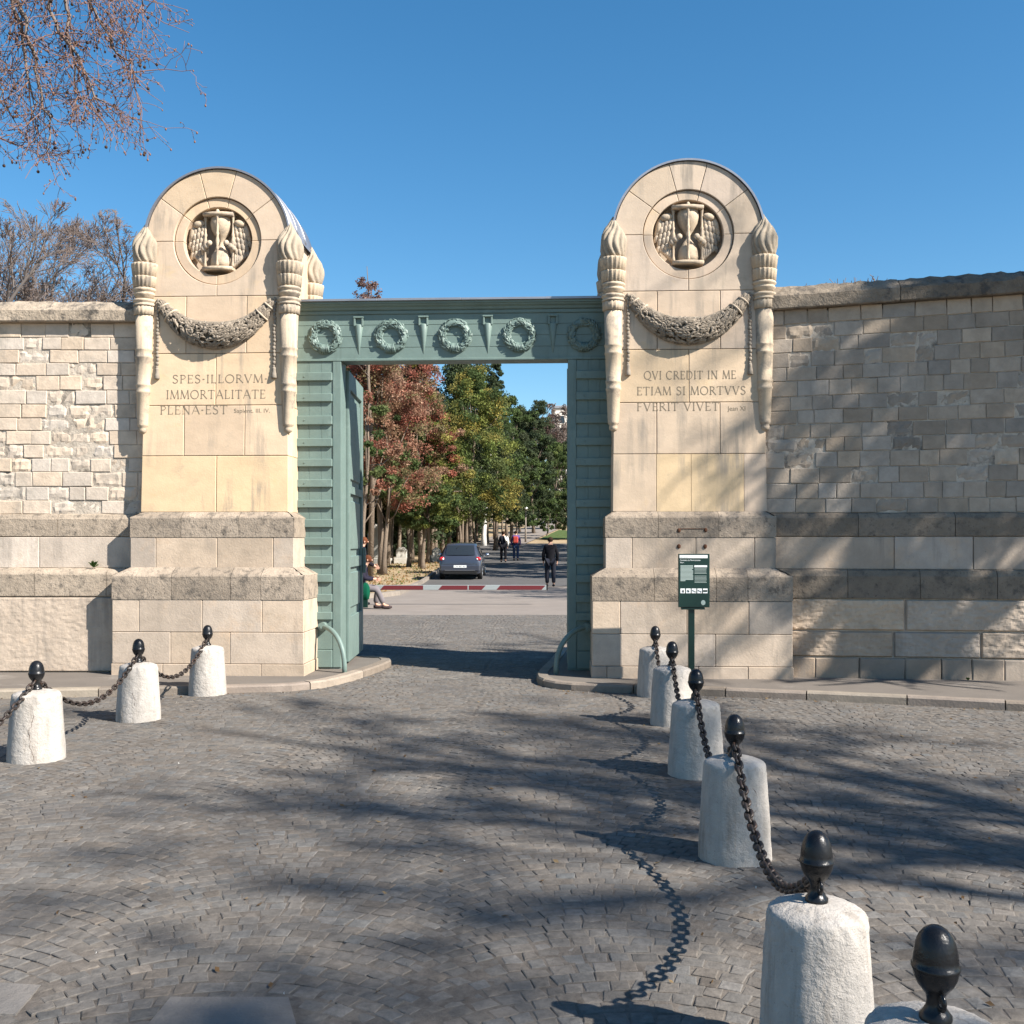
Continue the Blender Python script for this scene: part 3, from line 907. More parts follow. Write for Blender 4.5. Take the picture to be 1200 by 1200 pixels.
    for yy_ in (.34, .74):   # standing seams
        mb.tube([(a*1.0, yy_, b) for a, b in arc(0, ZC, RA+.03, 10, 170, 30)], .012, 5, (1, 1, 1))
    mb.build('barrel_cap', M['zinc'], root)
    # ---- plinths
    mb = MB(Mx)
    def course(za, zb_, w, yf, cuts, tn, cham=0.0):
        us = [-w] + [c for c in cuts if -w+.08 < c < w-.08] + [w]
        for q in range(len(us)-1):
            t = r.uniform(*tn); v = r.uniform(-.02, .04); col = (t*(1+v), t, t*(1-v*1.5))
            mb.box(us[q]+.002, us[q+1]-.002, yf + r.uniform(0, .003), .30, za+.002, zb_-.002, col, .006)
        for s_ in (-1, 1):
            yb = .302
            for q, y2 in enumerate((.75, D+.1)):
                t = r.uniform(*tn); col = (t, t*.99, t*.96)
                lo, hi = (w-.4, w-.001) if s_ > 0 else (-w+.001, -w+.4)
                mb.box(lo, hi, yb+.002, y2-.002, za+.002, zb_-.002, col, .006); yb = y2
        mb.box(-w+.05, w-.05, .28, D+.05, za, zb_, (.5, .5, .5))
    mbT = MB(Mx)
    def topc(zt, ze, zb_, w, wi, yf, yi, cuts, tn):
        """course with weathered, sloping top on three sides"""
        us = [-w] + cuts + [w]
        for q in range(len(us)-1):
            t = r.uniform(*tn); col = (t, t*.98, t*.95); a, b = us[q]+.002, us[q+1]-.002
            n = max(2, int((b-a)/.07)); rws = []
            for i in range(n+1):
                u = a+(b-a)*i/n
                # how the slope retreats at the ends
                ue = min(1, max(0, (w-abs(u))/(w-wi)))
                q_ = []
                for k, (f, g_) in enumerate(((0, 0), (0, .9), (.10, 1.0), (.55, 1.0), (1, 1.0))):
                    zz = zb_+.002 if k == 0 else (ze-.012 if k == 1 else ze + (zt-ze)*min(f, ue)*1.0)
                    yy_ = yf + (yi-yf)*(f if k > 1 else 0)
                    am = .006 if k in (1, 2, 3) else .001
                    q_.append(mbT.pt((u, yy_ + am*noise.noise(Vector((u*8+seed, zz*9, k))), zz + am*1.6*noise.noise(Vector((u*8+seed, yy_*20, k+4))))))
                rws.append(q_)
            for i in range(n):
                for k in range(4): mbT.face((rws[i][k], rws[i+1][k], rws[i+1][k+1], rws[i][k+1]), col)
        for s_ in (-1, 1):
            t = r.uniform(*tn); col = (t, t*.98, t*.95)
            P = [(s_*w, zb_+.002), (s_*w, ze), (s_*wi, zt)]
            a = mbT.pts([(p[0], yf+.003, p[1]) for p in P[:2]] + [(P[2][0], yi, P[2][1])]); b = mbT.pts([(p[0], D+.1, p[1]) for p in P])
            for k in range(2):
                f = (a[k], b[k], b[k+1], a[k+1]); mbT.face(f if s_ < 0 else f[::-1], col)
            i = mbT.pts([(s_*wi, yi, zt), (s_*(wi-.3), yi, zt), (s_*(wi-.3), D, zt), (s_*wi, D, zt)]); mbT.face(i, col)
        mbT.box(-wi+.03, wi-.03, yf+.06, D+.06, zb_, ze-.03, (.4, .4, .4))
    tp = (.80, .98) if not anchors else (.74, .92)
    topc(1.950, 1.885, 1.65, .965, .872, -.09, .005, [-.36, .32], (tp[0]*.9, tp[1]*1.0))
    course(1.29, 1.65, .962, -.088, [-.66, .06, .72], tp)
    topc(1.305, 1.215, .936, 1.118, .958, -.235, -.088, [-.42, .27, .62], (tp[0]*.9, tp[1]*1.0))
    course(.565, .936, 1.115, -.232, [-.80, -.06, .63], tp)
    course(.203, .565, 1.115, -.232, [-.43, .26], tp)
    course(ZP-.04, .203, 1.125, -.240, [-.95, -.52, .07, .62], (tp[0]*.95, tp[1]*.95))
    mb.build('plinth', M['plinth'], root)
    mbT.build('weathered_course', M['plinth_top'], root)
    # ---- inscription
    mb = MB(Mx); mb.xf = bat
    for (t, x0, x1, z0_, h) in lines['big']:
        mb = MB(Mx); mb.xf = bat; inscribe(mb, t, x0, x1, z0_, h, -.0015); mb.build('inscription_line', M['letter'], root)
    for (t, x0, wd, z0_, h) in lines['small']:
        mb = MB(Mx); mb.xf = bat; put_text(mb, t, x0, z0_, h, -.0015, wd); mb.build('inscription_source', M['letter'], root)
    # ---- winged hourglass
    hg = MB(Mx); hg.xf = bat
    c1 = (1, .97, .93)
    yF = .155
    for za in (-.345, .30):
        hg.tube([(-.175, .03, ZC+za+.022), (-.06, -.005, ZC+za+.022), (.06, -.005, ZC+za+.022), (.175, .03, ZC+za+.022)], .026, 8, c1)
        hg.box(-.18, .18, .03, .17, ZC+za, ZC+za+.044, c1, .006)
    hg.lathe([(.115, -.30), (.122, -.24), (.112, -.15), (.065, -.07), (.028, -.02), (.028, .02), (.065, .07), (.115, .15), (.13, .22), (.125, .30)], (.01, .125, ZC), 24, c1)
    for (x, y) in ((-.165, .07), (0, .005), (.165, .07)):
        pr = [(.012, -.30), (.022, -.28), (.013, -.24), (.015, -.10), (.022, -.09), (.014, -.06), (.026, .0), (.014, .06), (.022, .09), (.014, .11), (.013, .25), (.022, .29), (.026, .35), (.012, .375)]
        hg.lathe(pr, (x, y, ZC), 8, c1)
    hg.build('hourglass', M['carved'], root)
    for s_ in (-1, 1):
        w = MB(Mx); w.xf = bat
        # arm of the wing
        w.blob((s_*.245, .075, ZC+.22), (.075, .045, .045), Matrix.Rotation(s_*.25, 3, 'Y'), 10, 6, c1)
        w.blob((s_*.325, .10, ZC+.13), (.038, .04, .10), Matrix.Rotation(-s_*.25, 3, 'Y'), 10, 6, c1)
        # rows of short feathers, then long pinions
        for row in range(5):
            zc_ = ZC + .15 - row*.062
            for q in range(5):
                fx = .20 + q*.046 + (row % 2)*.022 - .012*row
                if math.hypot(fx, zc_-ZC) > .37: continue
                R_ = Matrix.Rotation(s_*(-.10 - .05*q), 3, 'Y') @ Matrix.Rotation(PI, 3, 'Y') @ Matrix.Rotation(-.28, 3, 'X')
                t = r.uniform(.85, 1.1)
                w.blob((s_*fx, .075 + .05*(q/5)**2 + .003*row, zc_ - .012*q), (.027, .016, .050), R_, 8, 5, (t, t, t))
        for row in range(3):
            t = r.uniform(.85, 1.1)
            w.blob((s_*(.10+.04*row), .02+.015*row, ZC-.02-.03*row), (.035, .025, .035), None, 8, 5, (t, t, t))
        for q in range(7):
            f = q/6; x0 = .19 + f*.15
            z0_ = ZC - .13 + .03*f; x1 = .15 + f*.13; z1_ = ZC - .34 + f*.16
            x1 = min(x1, math.sqrt(max(.01, .375**2 - (z1_-ZC)**2)))
            t = r.uniform(.85, 1.05)
            w.tube([(s_*x0, .10+.03*f, z0_), (s_*(x0*.5+x1*.5+.02), .09+.03*f, (z0_+z1_)/2), (s_*x1, .12+.02*f, z1_)], [.014, .019, .008], 7, (t, t, t))
        w.build('wing', M['carved'], root)
    # ---- garland
    mb = MB(Mx); mb.xf = bat
    def swag(t):     # t -1..1
        return Vector((.675*t, .008, 4.42 - .40*(1-abs(t)**2.3)))
    pth = [swag(-1+2*k/24) for k in range(25)]
    rad = [.045 + .110*(1-abs(-1+2*k/24)**1.8) for k in range(25)]
    mb.tube([p + Vector((0, .0, 0)) for p in pth], [q*.8 for q in rad], 12, (.55, .54, .5))
    for k in range(950):
        t = r.uniform(-1, 1); p = swag(t); R0 = .045+.110*(1-abs(t)**1.8)
        tg = (swag(min(1, t+.02))-swag(max(-1, t-.02))).normalized()
        a = r.uniform(-PI*.05, PI*1.05)
        nrm = Vector((0, -1, 0))*math.sin(a) + Vector((-tg.z, 0, tg.x))*math.cos(a)
        c = p + nrm*R0*.97
        d = (tg*(1 if t < 0 else -1) + Vector((r.uniform(-.7, .7), 0, r.uniform(-.9, .4))))
        d = (d - nrm*d.dot(nrm)).normalized() + nrm*.35; d.normalize()
        zax = d; yax = -(nrm - zax*nrm.dot(zax)).normalized(); xax = yax.cross(zax)
        R = Matrix((xax, yax, zax)).transposed()
        g = r.uniform(.75, 1.15)
        leafshape(mb, c, r.uniform(.06, .095), r.uniform(.016, .026), .017, R, (g, g*.98, g*.95))
    for k in range(26):
        t = r.uniform(-.8, .8); p = swag(t); R0 = .045+.110*(1-abs(t)**1.8)
        a = r.uniform(.2, PI-.2)
        c = p + Vector((0, -math.sin(a), math.cos(a)))*R0
        mb.blob(c, (.02, .02, .02), None, 6, 4, (.95, .95, .95))
    gd = mb.build('garland', M['grey_carved'], root)
    # ribbons that bind the garland ends
    for s_ in (-1, 1):
        mb = MB(Mx); mb.xf = bat
        for t in (.80, .93):
            p = swag(s_*t); tg = (swag(s_*(t+.02))-swag(s_*(t-.02))).normalized(); R0 = .045+.110*(1-t**1.8)+.012
            nn = Vector((-tg.z, 0, tg.x))
            mb.ring([p + (nn*math.cos(a)+Vector((0, -1, 0))*math.sin(a))*R0 for a in [2*PI*q/14 for q in range(14)]], .012, 5, (1, 1, 1))
        mb.build('ribbon', M['carved'], root)
        # cord of beads with a tassel
        mb = MB(Mx); mb.xf = bat
        x = s_*.695; z = 4.44; k = 0
        while z > 3.60:
            rr_ = .024 if k % 2 else .019
            mb.blob((x + .004*math.sin(k*1.3), -.012, z), (rr_, rr_*.9, .026), None, 8, 5, (.9, .9, .9)); z -= .044; k += 1
        mb.lathe([(.018, .08), (.024, .06), (.02, .05), (.03, .0), (.034, -.04), (.028, -.05)], (x, -.012, z), 10, (.95, .95, .95))
        mb.build('tassel_cord', M['grey_carved'], root)
    # ---- torches at the four corners
    def torch(u, y, front=True):
        t = MB(Mx); t.xf = bat
        def flute(n, amt): return lambda r_, z_, a: r_*(1 + amt*(abs(math.cos(a*n/2)) - .5))
        def lean(p): return p
        N = 40
        cc = (1, .98, .94)
        P = [(.016, 2.870), (.044, 2.885), (.052, 2.915), (.046, 2.945), (.062, 2.955), (.064, 2.975), (.066, 3.0), (.080, 3.335), (.088, 3.345), (.090, 3.365), (.083, 3.375), (.084, 3.42), (.091, 3.43), (.091, 3.45), (.084, 3.46),
             (.094, 3.75), (.102, 3.76), (.102, 3.775), (.096, 3.785), (.097, 3.84), (.103, 3.85), (.103, 3.865), (.096, 3.875), (.106, 4.26)]
        t.lathe(P, (u, y, 0), 28, cc)
        def scal(r_, z_, a): return r_
        # fringe of small leaves
        t.lathe([(.107, 4.262), (.118, 4.265), (.121, 4.36), (.112, 4.365)], (u, y, 0), 48, cc, flute(18, .12))
        t.lathe([(.115, 4.366), (.132, 4.37), (.134, 4.385), (.122, 4.395), (.122, 4.41), (.136, 4.42), (.138, 4.435), (.122, 4.45)], (u, y, 0), 28, cc)
        t.lathe([(.112, 4.452), (.114, 4.49), (.128, 4.50), (.13, 4.512), (.118, 4.522), (.118, 4.54), (.136, 4.55), (.138, 4.565), (.124, 4.585)], (u, y, 0), 28, cc)
        t.build('torch', M['carved'], root)
        t2 = MB(Mx); t2.xf = bat
        t2.lathe([(.118, 4.587), (.128, 4.59), (.137, 4.70), (.139, 4.715), (.128, 4.72)], (u, y, 0), 56, cc, flute(18, .14))
        t2.lathe([(.126, 4.722), (.134, 4.725), (.149, 4.845), (.152, 4.865), (.140, 4.873), (.10, 4.874)], (u, y, 0), 56, cc, flute(18, .14))
        tb = t2.build('torch_cup', M['carved'], root)
        fl = MB(Mx); fl.xf = bat
        prof = [(.108, 4.874), (.128, 4.90), (.141, 4.96), (.145, 5.02), (.142, 5.08), (.127, 5.14), (.098, 5.20), (.064, 5.26), (.038, 5.305), (.018, 5.34), (.003, 5.365)]
        fine = []
        for k in range(len(prof)-1):
            for q in range(3):
                f = q/3; fine.append((prof[k][0]*(1-f)+prof[k+1][0]*f, prof[k][1]*(1-f)+prof[k+1][1]*f))
        fine.append(prof[-1])
        tw = 2.3
        def flame(r_, z_, a):
            s_ = math.sin(6.5*(a + .55*math.sin(7.5*(z_-4.80)) + .8*(z_-4.87)) + .8*math.sin(a*2+seed))
            return r_*(1 - .24*(1-abs(s_))**1.2 + .07) + .010*math.sin(a*3+z_*14)*min(1, (z_-4.874)*8)*(1 if z_ < 5.25 else .3)
        fl.lathe(fine, (u, y, 0), 72, cc, flame)
        fl.build('torch_flame', M['flame'], root)
    for s_ in (-1, 1):
        torch(s_*.862, .012)
        torch(s_*.862, D-.06)
    if anchors:
        mb = MB(Mx)
        for (x, z) in ((-.13, 1.73), (.17, 1.735), (-.13, 1.55), (.165, 1.548)):
            mb.lathe([(.022, 0), (.026, .004), (.018, .012), (.008, .014)], (0, 0, 0), 10) if False else mb.blob((x, -.09, z), (.022, .012, .026), None, 8, 5)
        mb.box(-.12, .15, -.095, -.087, 1.745, 1.752)
        mb.build('rusty_anchor', M['rust'], root)
    return root

def lz(x, y, uc, c=0.0):
    u, z = G.hit(x, y, c); return u-uc, z
def mkline(t, x0, x1, ytop, ybot, uc):
    cz = .075
    a, zt = lz(x0, ytop, uc, cz); b, _ = lz(x1, ytop, uc, cz); _, zb_ = lz(x0, ybot, uc, cz)
    return (t, a, b, zb_, zt-zb_)
def mksmall(t, x0, x1, ytop, ybot, uc):
    a, zt = lz(x0, ytop, uc, .06); b, _ = lz(x1, ytop, uc, .06); _, zb_ = lz(x0, ybot, uc, .06)
    return (t, a, b-a, zb_, zt-zb_)
L1 = {'big': [mkline('SPES.ILLORVM.', 203, 314, 440, 449.5, 0), mkline('IMMORTALITATE', 196, 312, 458, 468, 0), mkline('PLENA.EST', 189, 267.5, 476, 486, 0)],
      'small': [mksmall('Sapient. III. IV.', 275, 317, 479, 484, 0)]}
L2 = {'big': [mkline('QVI CREDIT IN ME', 754.5, 862, 435.5, 445, UR), mkline('ETIAM SI MORTVVS', 746, 873.5, 454, 463.5, UR), mkline('FVERIT VIVET', 746, 842, 472.5, 482, UR)],
      'small': [mksmall('Jean XI', 852, 873, 476, 481.5, UR)]}
pylon('gate_pylon', 'cream stone pylon left of the gateway, inscribed SPES ILLORVM IMMORTALITATE PLENA EST', 0, L1, 5, (1.06, 1.0, .93))
pylon('gate_pylon', 'stone pylon right of the gateway, inscribed QVI CREDIT IN ME, behind the notice board', UR, L2, 6, (.94, .92, .92), patch=True, anchors=True)

# ================================================================== GREEN METAL GATE
GF = .45      # front plane of the gate, local depth
groot = empty('metal_gateway', tuple(G.world(2.75, GF, ZP)), G.rz, 'green painted metal gateway with wreath frieze and slatted posts between the stone pylons', 'gateway')
um0, zl = G.hit(400, 422, GF); um1, _ = G.hit(665.5, 421, GF); 
zl = 3.775
uL, uRr = .86, UR-.86
print('opening', um0, um1, zl)
GT = 4.50
mb = MB(G.M)
mb.box(uL, uRr, GF, GF+.26, zl, GT-.03)
# recessed board joints on the frieze: thin proud boards
zz = [3.80, 3.935, 4.07, 4.205, 4.33]
for k in range(4): mb.box(uL, uRr, GF-.008, GF+.01, zz[k]+.002, zz[k+1]-.003, (1, 1, 1), .002)
mb.box(uL, uRr, GF-.022, GF+.01, zl-.002, 3.802, (1, 1, 1), .004)
mb.build('lintel', M['green'], groot)
mb = MB(G.M)
mb.box(uL, uRr, GF-.018, GF+.01, 4.335, 4.375, (1, 1, 1), .004)
# moulded cornice
pr = [(GF-.012, 4.376), (GF-.035, 4.385), (GF-.045, 4.41), (GF-.075, 4.425), (GF-.08, 4.44), (GF-.10, 4.445), (GF-.10, 4.468), (GF+.1, 4.468)]
a = mb.pts([(uL, p[0], p[1]) for p in pr]); b = mb.pts([(uRr, p[0], p[1]) for p in pr])
for k in range(len(pr)-1): mb.face((a[k], b[k], b[k+1], a[k+1]))
mb.build('cornice', M['green'], groot)
mb = MB(G.M)
u = uL
while u < uRr-.1:
    w = min(1.0, uRr-u)
    mb.box(u+.001, u+w-.001, GF-.13, GF+.46, 4.470, 4.497 + .002*(int(u*3) % 2), (1, 1, 1), .003); u += w
mb.build('zinc_flashing', M['zinc'], groot)
# posts
mb_o = [(uL, um0), (um1, uRr)]
bat_px = [(437,446.6),(461.7,471),(487.6,498),(514,523.5),(538,547),(562,571),(586,595),(608.6,618),(630,639),(652,661),(673,682),(696,705),(717,726)]
for side, (a, b) in enumerate(mb_o):
    mb = MB(G.M)
    mb.box(a, b, GF, GF+.25, ZP-.03, zl-.003)
    # frame strip next to the opening
    fw = .10
    ia, ib = (a, b-fw) if side == 0 else (a+fw, b)
    sa, sb = (b-fw, b+.0) if side == 0 else (a, a+fw)
    mb.box(sa, sb, GF-.018, GF+.002, ZP+.02, zl-.004, (1, 1, 1), .004)
    # back plates in columns
    n = 3
    for k in range(n): mb.box(ia+(ib-ia)*k/n+.002, ia+(ib-ia)*(k+1)/n-.002, GF-.006, GF+.002, .55, zl-.006, (1, 1, 1), .002)
    mb.box(ia+.01, ib-.005, GF-.03, GF+.002, ZP+.02, .30, (1, 1, 1), .006)
    mb.box(ia+.01, ib-.005, GF-.016, GF+.002, .304, .545, (1, 1, 1), .005)
    po = mb.build('post', M['green'], groot)
    for (y0, y1) in bat_px:
        _, z1 = G.hit(375, y0, GF); _, z0_ = G.hit(375, y1, GF)
        mb = MB(G.M)
        mb.box(ia-.002, ib-.004, GF-.042, GF-.002, z0_, z1, (1, 1, 1), .006)
        mb.tube([(ia+.1, GF-.044, (z0_+z1)/2), (ia+.1, GF-.05, (z0_+z1)/2)], [.008, .006], 6)
        mb.build('batten', M['green'], po)
        # the batten hangs under the gateway as a sub-part of its post
# leaves, opened inwards
def leaf_door(hinge_u, ang, sgn):
    HM = G.M @ Matrix.Translation((hinge_u, GF+.28, 0)) @ Matrix.Rotation(math.radians(ang), 4, 'Z')
    # local x along the leaf away from the hinge, local y is its outer face direction
    Wd = 1.42; th = .07
    mb = MB(HM)
    zt = zl-.06; zb_ = ZP+.05
    mb.box(0, Wd, -th/2, th/2, zb_, zt, (1, 1, 1), .004)
    for sd in (-1, 1):
        def yb(o0, o1): return (min(sd*o0, sd*o1), max(sd*o0, sd*o1))
        y0, y1 = yb(th/2-.001, th/2+.035)
        for (x0, x1, z0_, z1) in ((0, .14, zb_, zt), (Wd-.14, Wd, zb_, zt), (.14, Wd-.14, zb_, zb_+.55), (.14, Wd-.14, zt-.22, zt), (.14, Wd-.14, 1.28, 1.42), (.14, Wd-.14, 2.2, 2.3)):
            mb.box(x0+.001, x1-.001, y0, y1, z0_, z1, (1, 1, 1), .005)
        y0, y1 = yb(th/2-.001, th/2+.022)
        for (z0_, z1) in ((zb_+.65, 1.22), (1.50, 2.12), (2.38, zt-.3)):
            mb.box(.24, Wd-.24, y0, y1, z0_, z1, (1, 1, 1), .012)
    lf = mb.build('gate_leaf', M['green'], groot)
    mb = MB(HM)
    for sd in (-1, 1): mb.box(Wd-.12, Wd-.06, sd*.095-.02, sd*.095+.02, 1.18, 1.52, (1, 1, 1), .004)
    mb.tube([(Wd-.20, -.12, 1.27), (Wd-.06, -.12, 1.27)], .014, 8)
    mb.tube([(Wd-.20, .12, 1.27), (Wd-.06, .12, 1.27)], .014, 8)
    mb.build('lock_box', M['green'], lf)
    mb = MB(HM)
    for z in (.5, 1.9, 3.3): mb.tube([(-.03, 0, z-.08), (-.03, 0, z+.08)], .028, 10)
    mb.build('hinge', M['green'], lf)
leaf_door(um0-.035, 94.0, 1)
leaf_door(um1+.06, 85.5, -1)
# wreaths and cone pendants of the frieze
def wreath(cu):
    mb = MB(G.M); cz = 4.068; Rm = .152
    yb = GF-.006
    mb.ring([(cu+Rm*math.cos(t), yb, cz+Rm*math.sin(t)) for t in [2*PI*k/28 for k in range(28)]], .045, 8)
    r = random.Random(int(cu*100))
    for k in range(190):
        a = r.uniform(0, 2*PI); b = r.uniform(-PI*.1, PI*1.1)
        rad_ = Vector((math.cos(a), 0, math.sin(a))); tg = Vector((-math.sin(a), 0, math.cos(a)))*(1 if math.cos(a) > 0 else -1)
        nrm = Vector((0, -1, 0))*math.sin(b)+rad_*math.cos(b)
        c = Vector((cu, yb, cz)) + rad_*Rm + nrm*.047
        d = (tg + rad_*r.uniform(-.8, .8)); d = (d-nrm*d.dot(nrm)).normalized()+nrm*.3; d.normalize()
        yax = -(nrm-d*nrm.dot(d)).normalized(); xax = yax.cross(d)
        leafshape(mb, c, r.uniform(.05, .07), r.uniform(.012, .018), .012, Matrix((xax, yax, d)).transposed(), (1, 1, 1))
    for q in range(-2, 3):
        a = -PI/2 + q*.13
        mb.tube([(cu+.10*math.cos(a), yb-.02, cz+.10*math.sin(a)), (cu+.15*math.cos(a), yb-.058, cz+.15*math.sin(a)), (cu+.205*math.cos(a), yb-.02, cz+.205*math.sin(a))], .012, 6)
    mb.build('wreath', M['green'], groot)
def pendant(cu):
    mb = MB(G.M); y = GF-.01
    zt, zm, zb_ = 4.285, 4.21, 3.845; w = .058
    P = [(-w*.8, zm-.04), (0, zb_), (w*.8, zm-.04)]
    mb.lathe([(.004, zb_), (.010, zb_+.01), (w*.92, zm-.015), (w*.80, zm), (w*.3, zm+.004)], (cu, y+.010, 0), 16)
    mb.box(cu-w, cu-w+.022, y-.03, y, zm-.02, zt, (1, 1, 1), .004); mb.box(cu+w-.022, cu+w, y-.03, y, zm-.02, zt, (1, 1, 1), .004)
    mb.box(cu-w-.004, cu+w+.004, y-.035, y, zt, zt+.02, (1, 1, 1), .004)
    mb.build('frieze_pendant', M['green'], groot)
for x in (381, 458, 533, 608.5, 684.5): wreath(G.hit(x, 395, GF-.03)[0])
for x in (420, 496, 571.5, 648): pendant(G.hit(x, 395, GF-.03)[0])

# wheel guards: curved bars at the foot of both posts
for side in (0, 1):
    if side == 0: x0, x1 = um0-.20, um0+.12
    else: x0, x1 = um1+.22, um1-.14
    y = GF-.12
    lab = 'curved green iron wheel guard at the foot of the left gate post' if side == 0 else 'curved iron wheel guard in shade at the foot of the right gate post'
    root = empty('wheel_guard', tuple(G.world(x1, y-.25, ZP)), G.rz, lab, 'wheel guard', 'wheel guards of the gateway')
    mb = MB(G.M)
    P = []
    for k in range(15):
        t = k/14*PI/2
        P.append((x0 + (x1-x0)*math.sin(t), y - .26*math.sin(t), ZP + .0 + .52*math.cos(t)**.8 if t < PI/2-.01 else ZP-.02))
    mb.tube(P, [.03]*15, 10)
    mb.build('bar', M['green'], root)
    mb = MB(G.M)
    mb.tube([(x0, GF-.03, ZP+.52), (x0, y-.03, ZP+.52)], .05, 16)
    mb.tube([(x0, y-.03, ZP+.52), (x0, y-.045, ZP+.52)], .025, 12)
    mb.build('boss', M['green'], root)

# ================================================================== BOLLARDS AND CHAINS
BH = .50
def bollard_proto():
    root = empty('stone_bollard', (0, 0, 0), 0, 'x', 'bollard', 'stone bollards of the chain barrier')
    mb = MB()
    n = 84
    prof = [(.192, -.06), (.194, 0), (.193, .025), (.193, .05)] + [(.193-.027*(k/34), .05+.42*k/34) for k in range(1, 34)] + [(.165, .466), (.1635, .473), (.161, .481), (.156, .487), (.149, .491), (.135, .497), (.12, .502), (.095, .508), (.07, .512), (.03, .515)]
    def f(r_, z_, a):
        v = Vector((math.cos(a)*3, math.sin(a)*3, z_*9))
        k = .002*noise.noise(v*1.2) + .0012*noise.noise(v*4)
        k += .0009*noise.noise(v*9) + .0016*noise.noise(v*19)
        k -= .006*max(0, noise.noise(v*2.3+Vector((5, 1, 0)))-.25)
        if z_ > .44: k += .005*noise.noise(v*3) - .016*max(0, noise.noise(v*4.1)-.15)
        return r_ + k
    mb.lathe(prof, (0, 0, 0), n, (1, 1, 1), f)
    mb.build('stone_base', M['bollard'], root)
    mb = MB()
    pr = [(.036, .505), (.038, .513), (.038, .524), (.031, .532), (.023, .545), (.021, .558), (.024, .572), (.034, .584), (.042, .594), (.050, .610), (.0545, .628), (.0565, .632), (.0565, .638), (.053, .640),
          (.0525, .655), (.050, .672), (.0455, .690), (.038, .706), (.028, .718), (.016, .7255), (.006, .728)]
    mb.lathe(pr, (0, 0, 0), 32)
    for a in (PI/2, -PI/2):
        mb.ring([( .0 , math.sin(a)*(.030)+math.sin(a)*.018*math.cos(t)*1.0, .565+.018*math.sin(t)) for t in [2*PI*k/12 for k in range(12)]], .006, 6)
    mb.build('acorn_finial', M['black_iron'], root)
    return root
bp = bollard_proto()
B = {}
rb = {'B0': (gnd(1095, 0.001+635+885)), }
def P_inv(k): return None
# measured positions
pos = {
 'R0': (.968, 2.34), 'R1': (.922, 3.10), 'R2': (1.135, 5.22), 'R3': (1.275, 7.10), 'R4': (1.41, 9.02), 'R5': (1.50, 10.72),
 'L0': (-3.72, 5.85), 'L1': (-3.52, 7.58), 'L2': (-3.37, 9.24), 'L3': (-3.205, 10.78)}
labels = {
 'R0': 'nearest chalky bollard at the bottom right corner, mostly below the frame, no chain',
 'R1': 'large pale bollard second from the viewer on the right, end of the right chain line',
 'R2': 'right side bollard third from the viewer with chain falling across its face',
 'R3': 'right side bollard fourth from the viewer, between the larger one and the notice board',
 'R4': 'right side bollard fifth from the viewer, in front of the notice board post',
 'R5': 'farthest right side bollard against the kerb under the right pylon',
 'L0': 'left side bollard just outside the frame at far left where the chain leads',
 'L1': 'nearest left side bollard with a long crack, at the left edge',
 'L2': 'middle left side bollard between two sagging chains',
 'L3': 'farthest left side bollard at the kerb in front of the left pylon'}
first = True
for k, (x, y) in pos.items():
    z = undul(x, y) - .004
    rz = {'R': .06, 'L': .08}[k[0]] + rnd.uniform(-.1, .1)
    if first:
        o = bp; o.location = (x, y, z); o.rotation_euler.z = rz; o['label'] = labels[k]; first = False
    else:
        o = copy_tree(bp, (x, y, z), rz, labels[k])
    wf = {'R0': .95, 'R1': .90, 'R2': .95, 'L1': 1.04}.get(k, 1.0); o.scale = (wf, wf, 1)
    B[k] = (Vector((x, y, z)), rz)
def chain(a, b, sag, label):
    pa, pb = B[a][0] + Vector((0, 0, .568)), B[b][0] + Vector((0, 0, .568))
    d = (pb-pa); h = Vector((d.x, d.y, 0)).normalized()
    pa = pa + h*.045; pb = pb - h*.045
    N = 400
    P = [pa.lerp(pb, t/N) - Vector((0, 0, sag*(1-(2*t/N-1)**2))) for t in range(N+1)]
    L = [0]
    for k in range(N): L.append(L[-1] + (P[k+1]-P[k]).length)
    pitch = .0505
    n = int(L[-1]/pitch); pitch = L[-1]/n
    mb = MB(); j = 0
    side = h.cross(Vector((0, 0, 1)))
    for q in range(n+1):
        s_ = q*pitch
        while j < N-1 and L[j+1] < s_: j += 1
        c = P[min(j+1, N)]; t = (P[min(j+1, N)]-P[j]).normalized()
        up = side.cross(t)
        ang = (.55 if q % 2 else -.95) + rnd.uniform(-.12, .12)
        w = side*math.cos(ang) + up*math.sin(ang)
        hl, hwid = .0245, .0135
        pts_ = []
        for k in range(12):
            th = 2*PI*k/12
            cx = math.cos(th); sx = math.sin(th)
            pts_.append(c + t*(cx*hwid*1.1 + (hl-hwid*.4)*(1 if cx > 0.01 else (-1 if cx < -.01 else 0))*.75) + w*sx*hwid*1.25)
        mb.ring(pts_, .0085, 6)
    o = mb.build('barrier_chain', M['chain'], at=tuple(pa))
    tag(o, label, 'chain', 'chains hung between the bollards')
chain('R1', 'R2', .27, 'nearest heavy black chain hanging between the two largest right side bollards')
chain('R2', 'R3', .30, 'right side chain from the third to the fourth bollard from the viewer')
chain('R3', 'R4', .30, 'right side chain hanging behind the smaller bollard in front of the notice board')
chain('R4', 'R5', .30, 'farthest right side chain ending at the kerb bollard')
chain('L0', 'L1', .30, 'chain leaving the frame at the left edge')
chain('L1', 'L2', .28, 'long sagging chain between the two nearest left side bollards')
chain('L2', 'L3', .28, 'chain between the middle and farthest left side bollards')

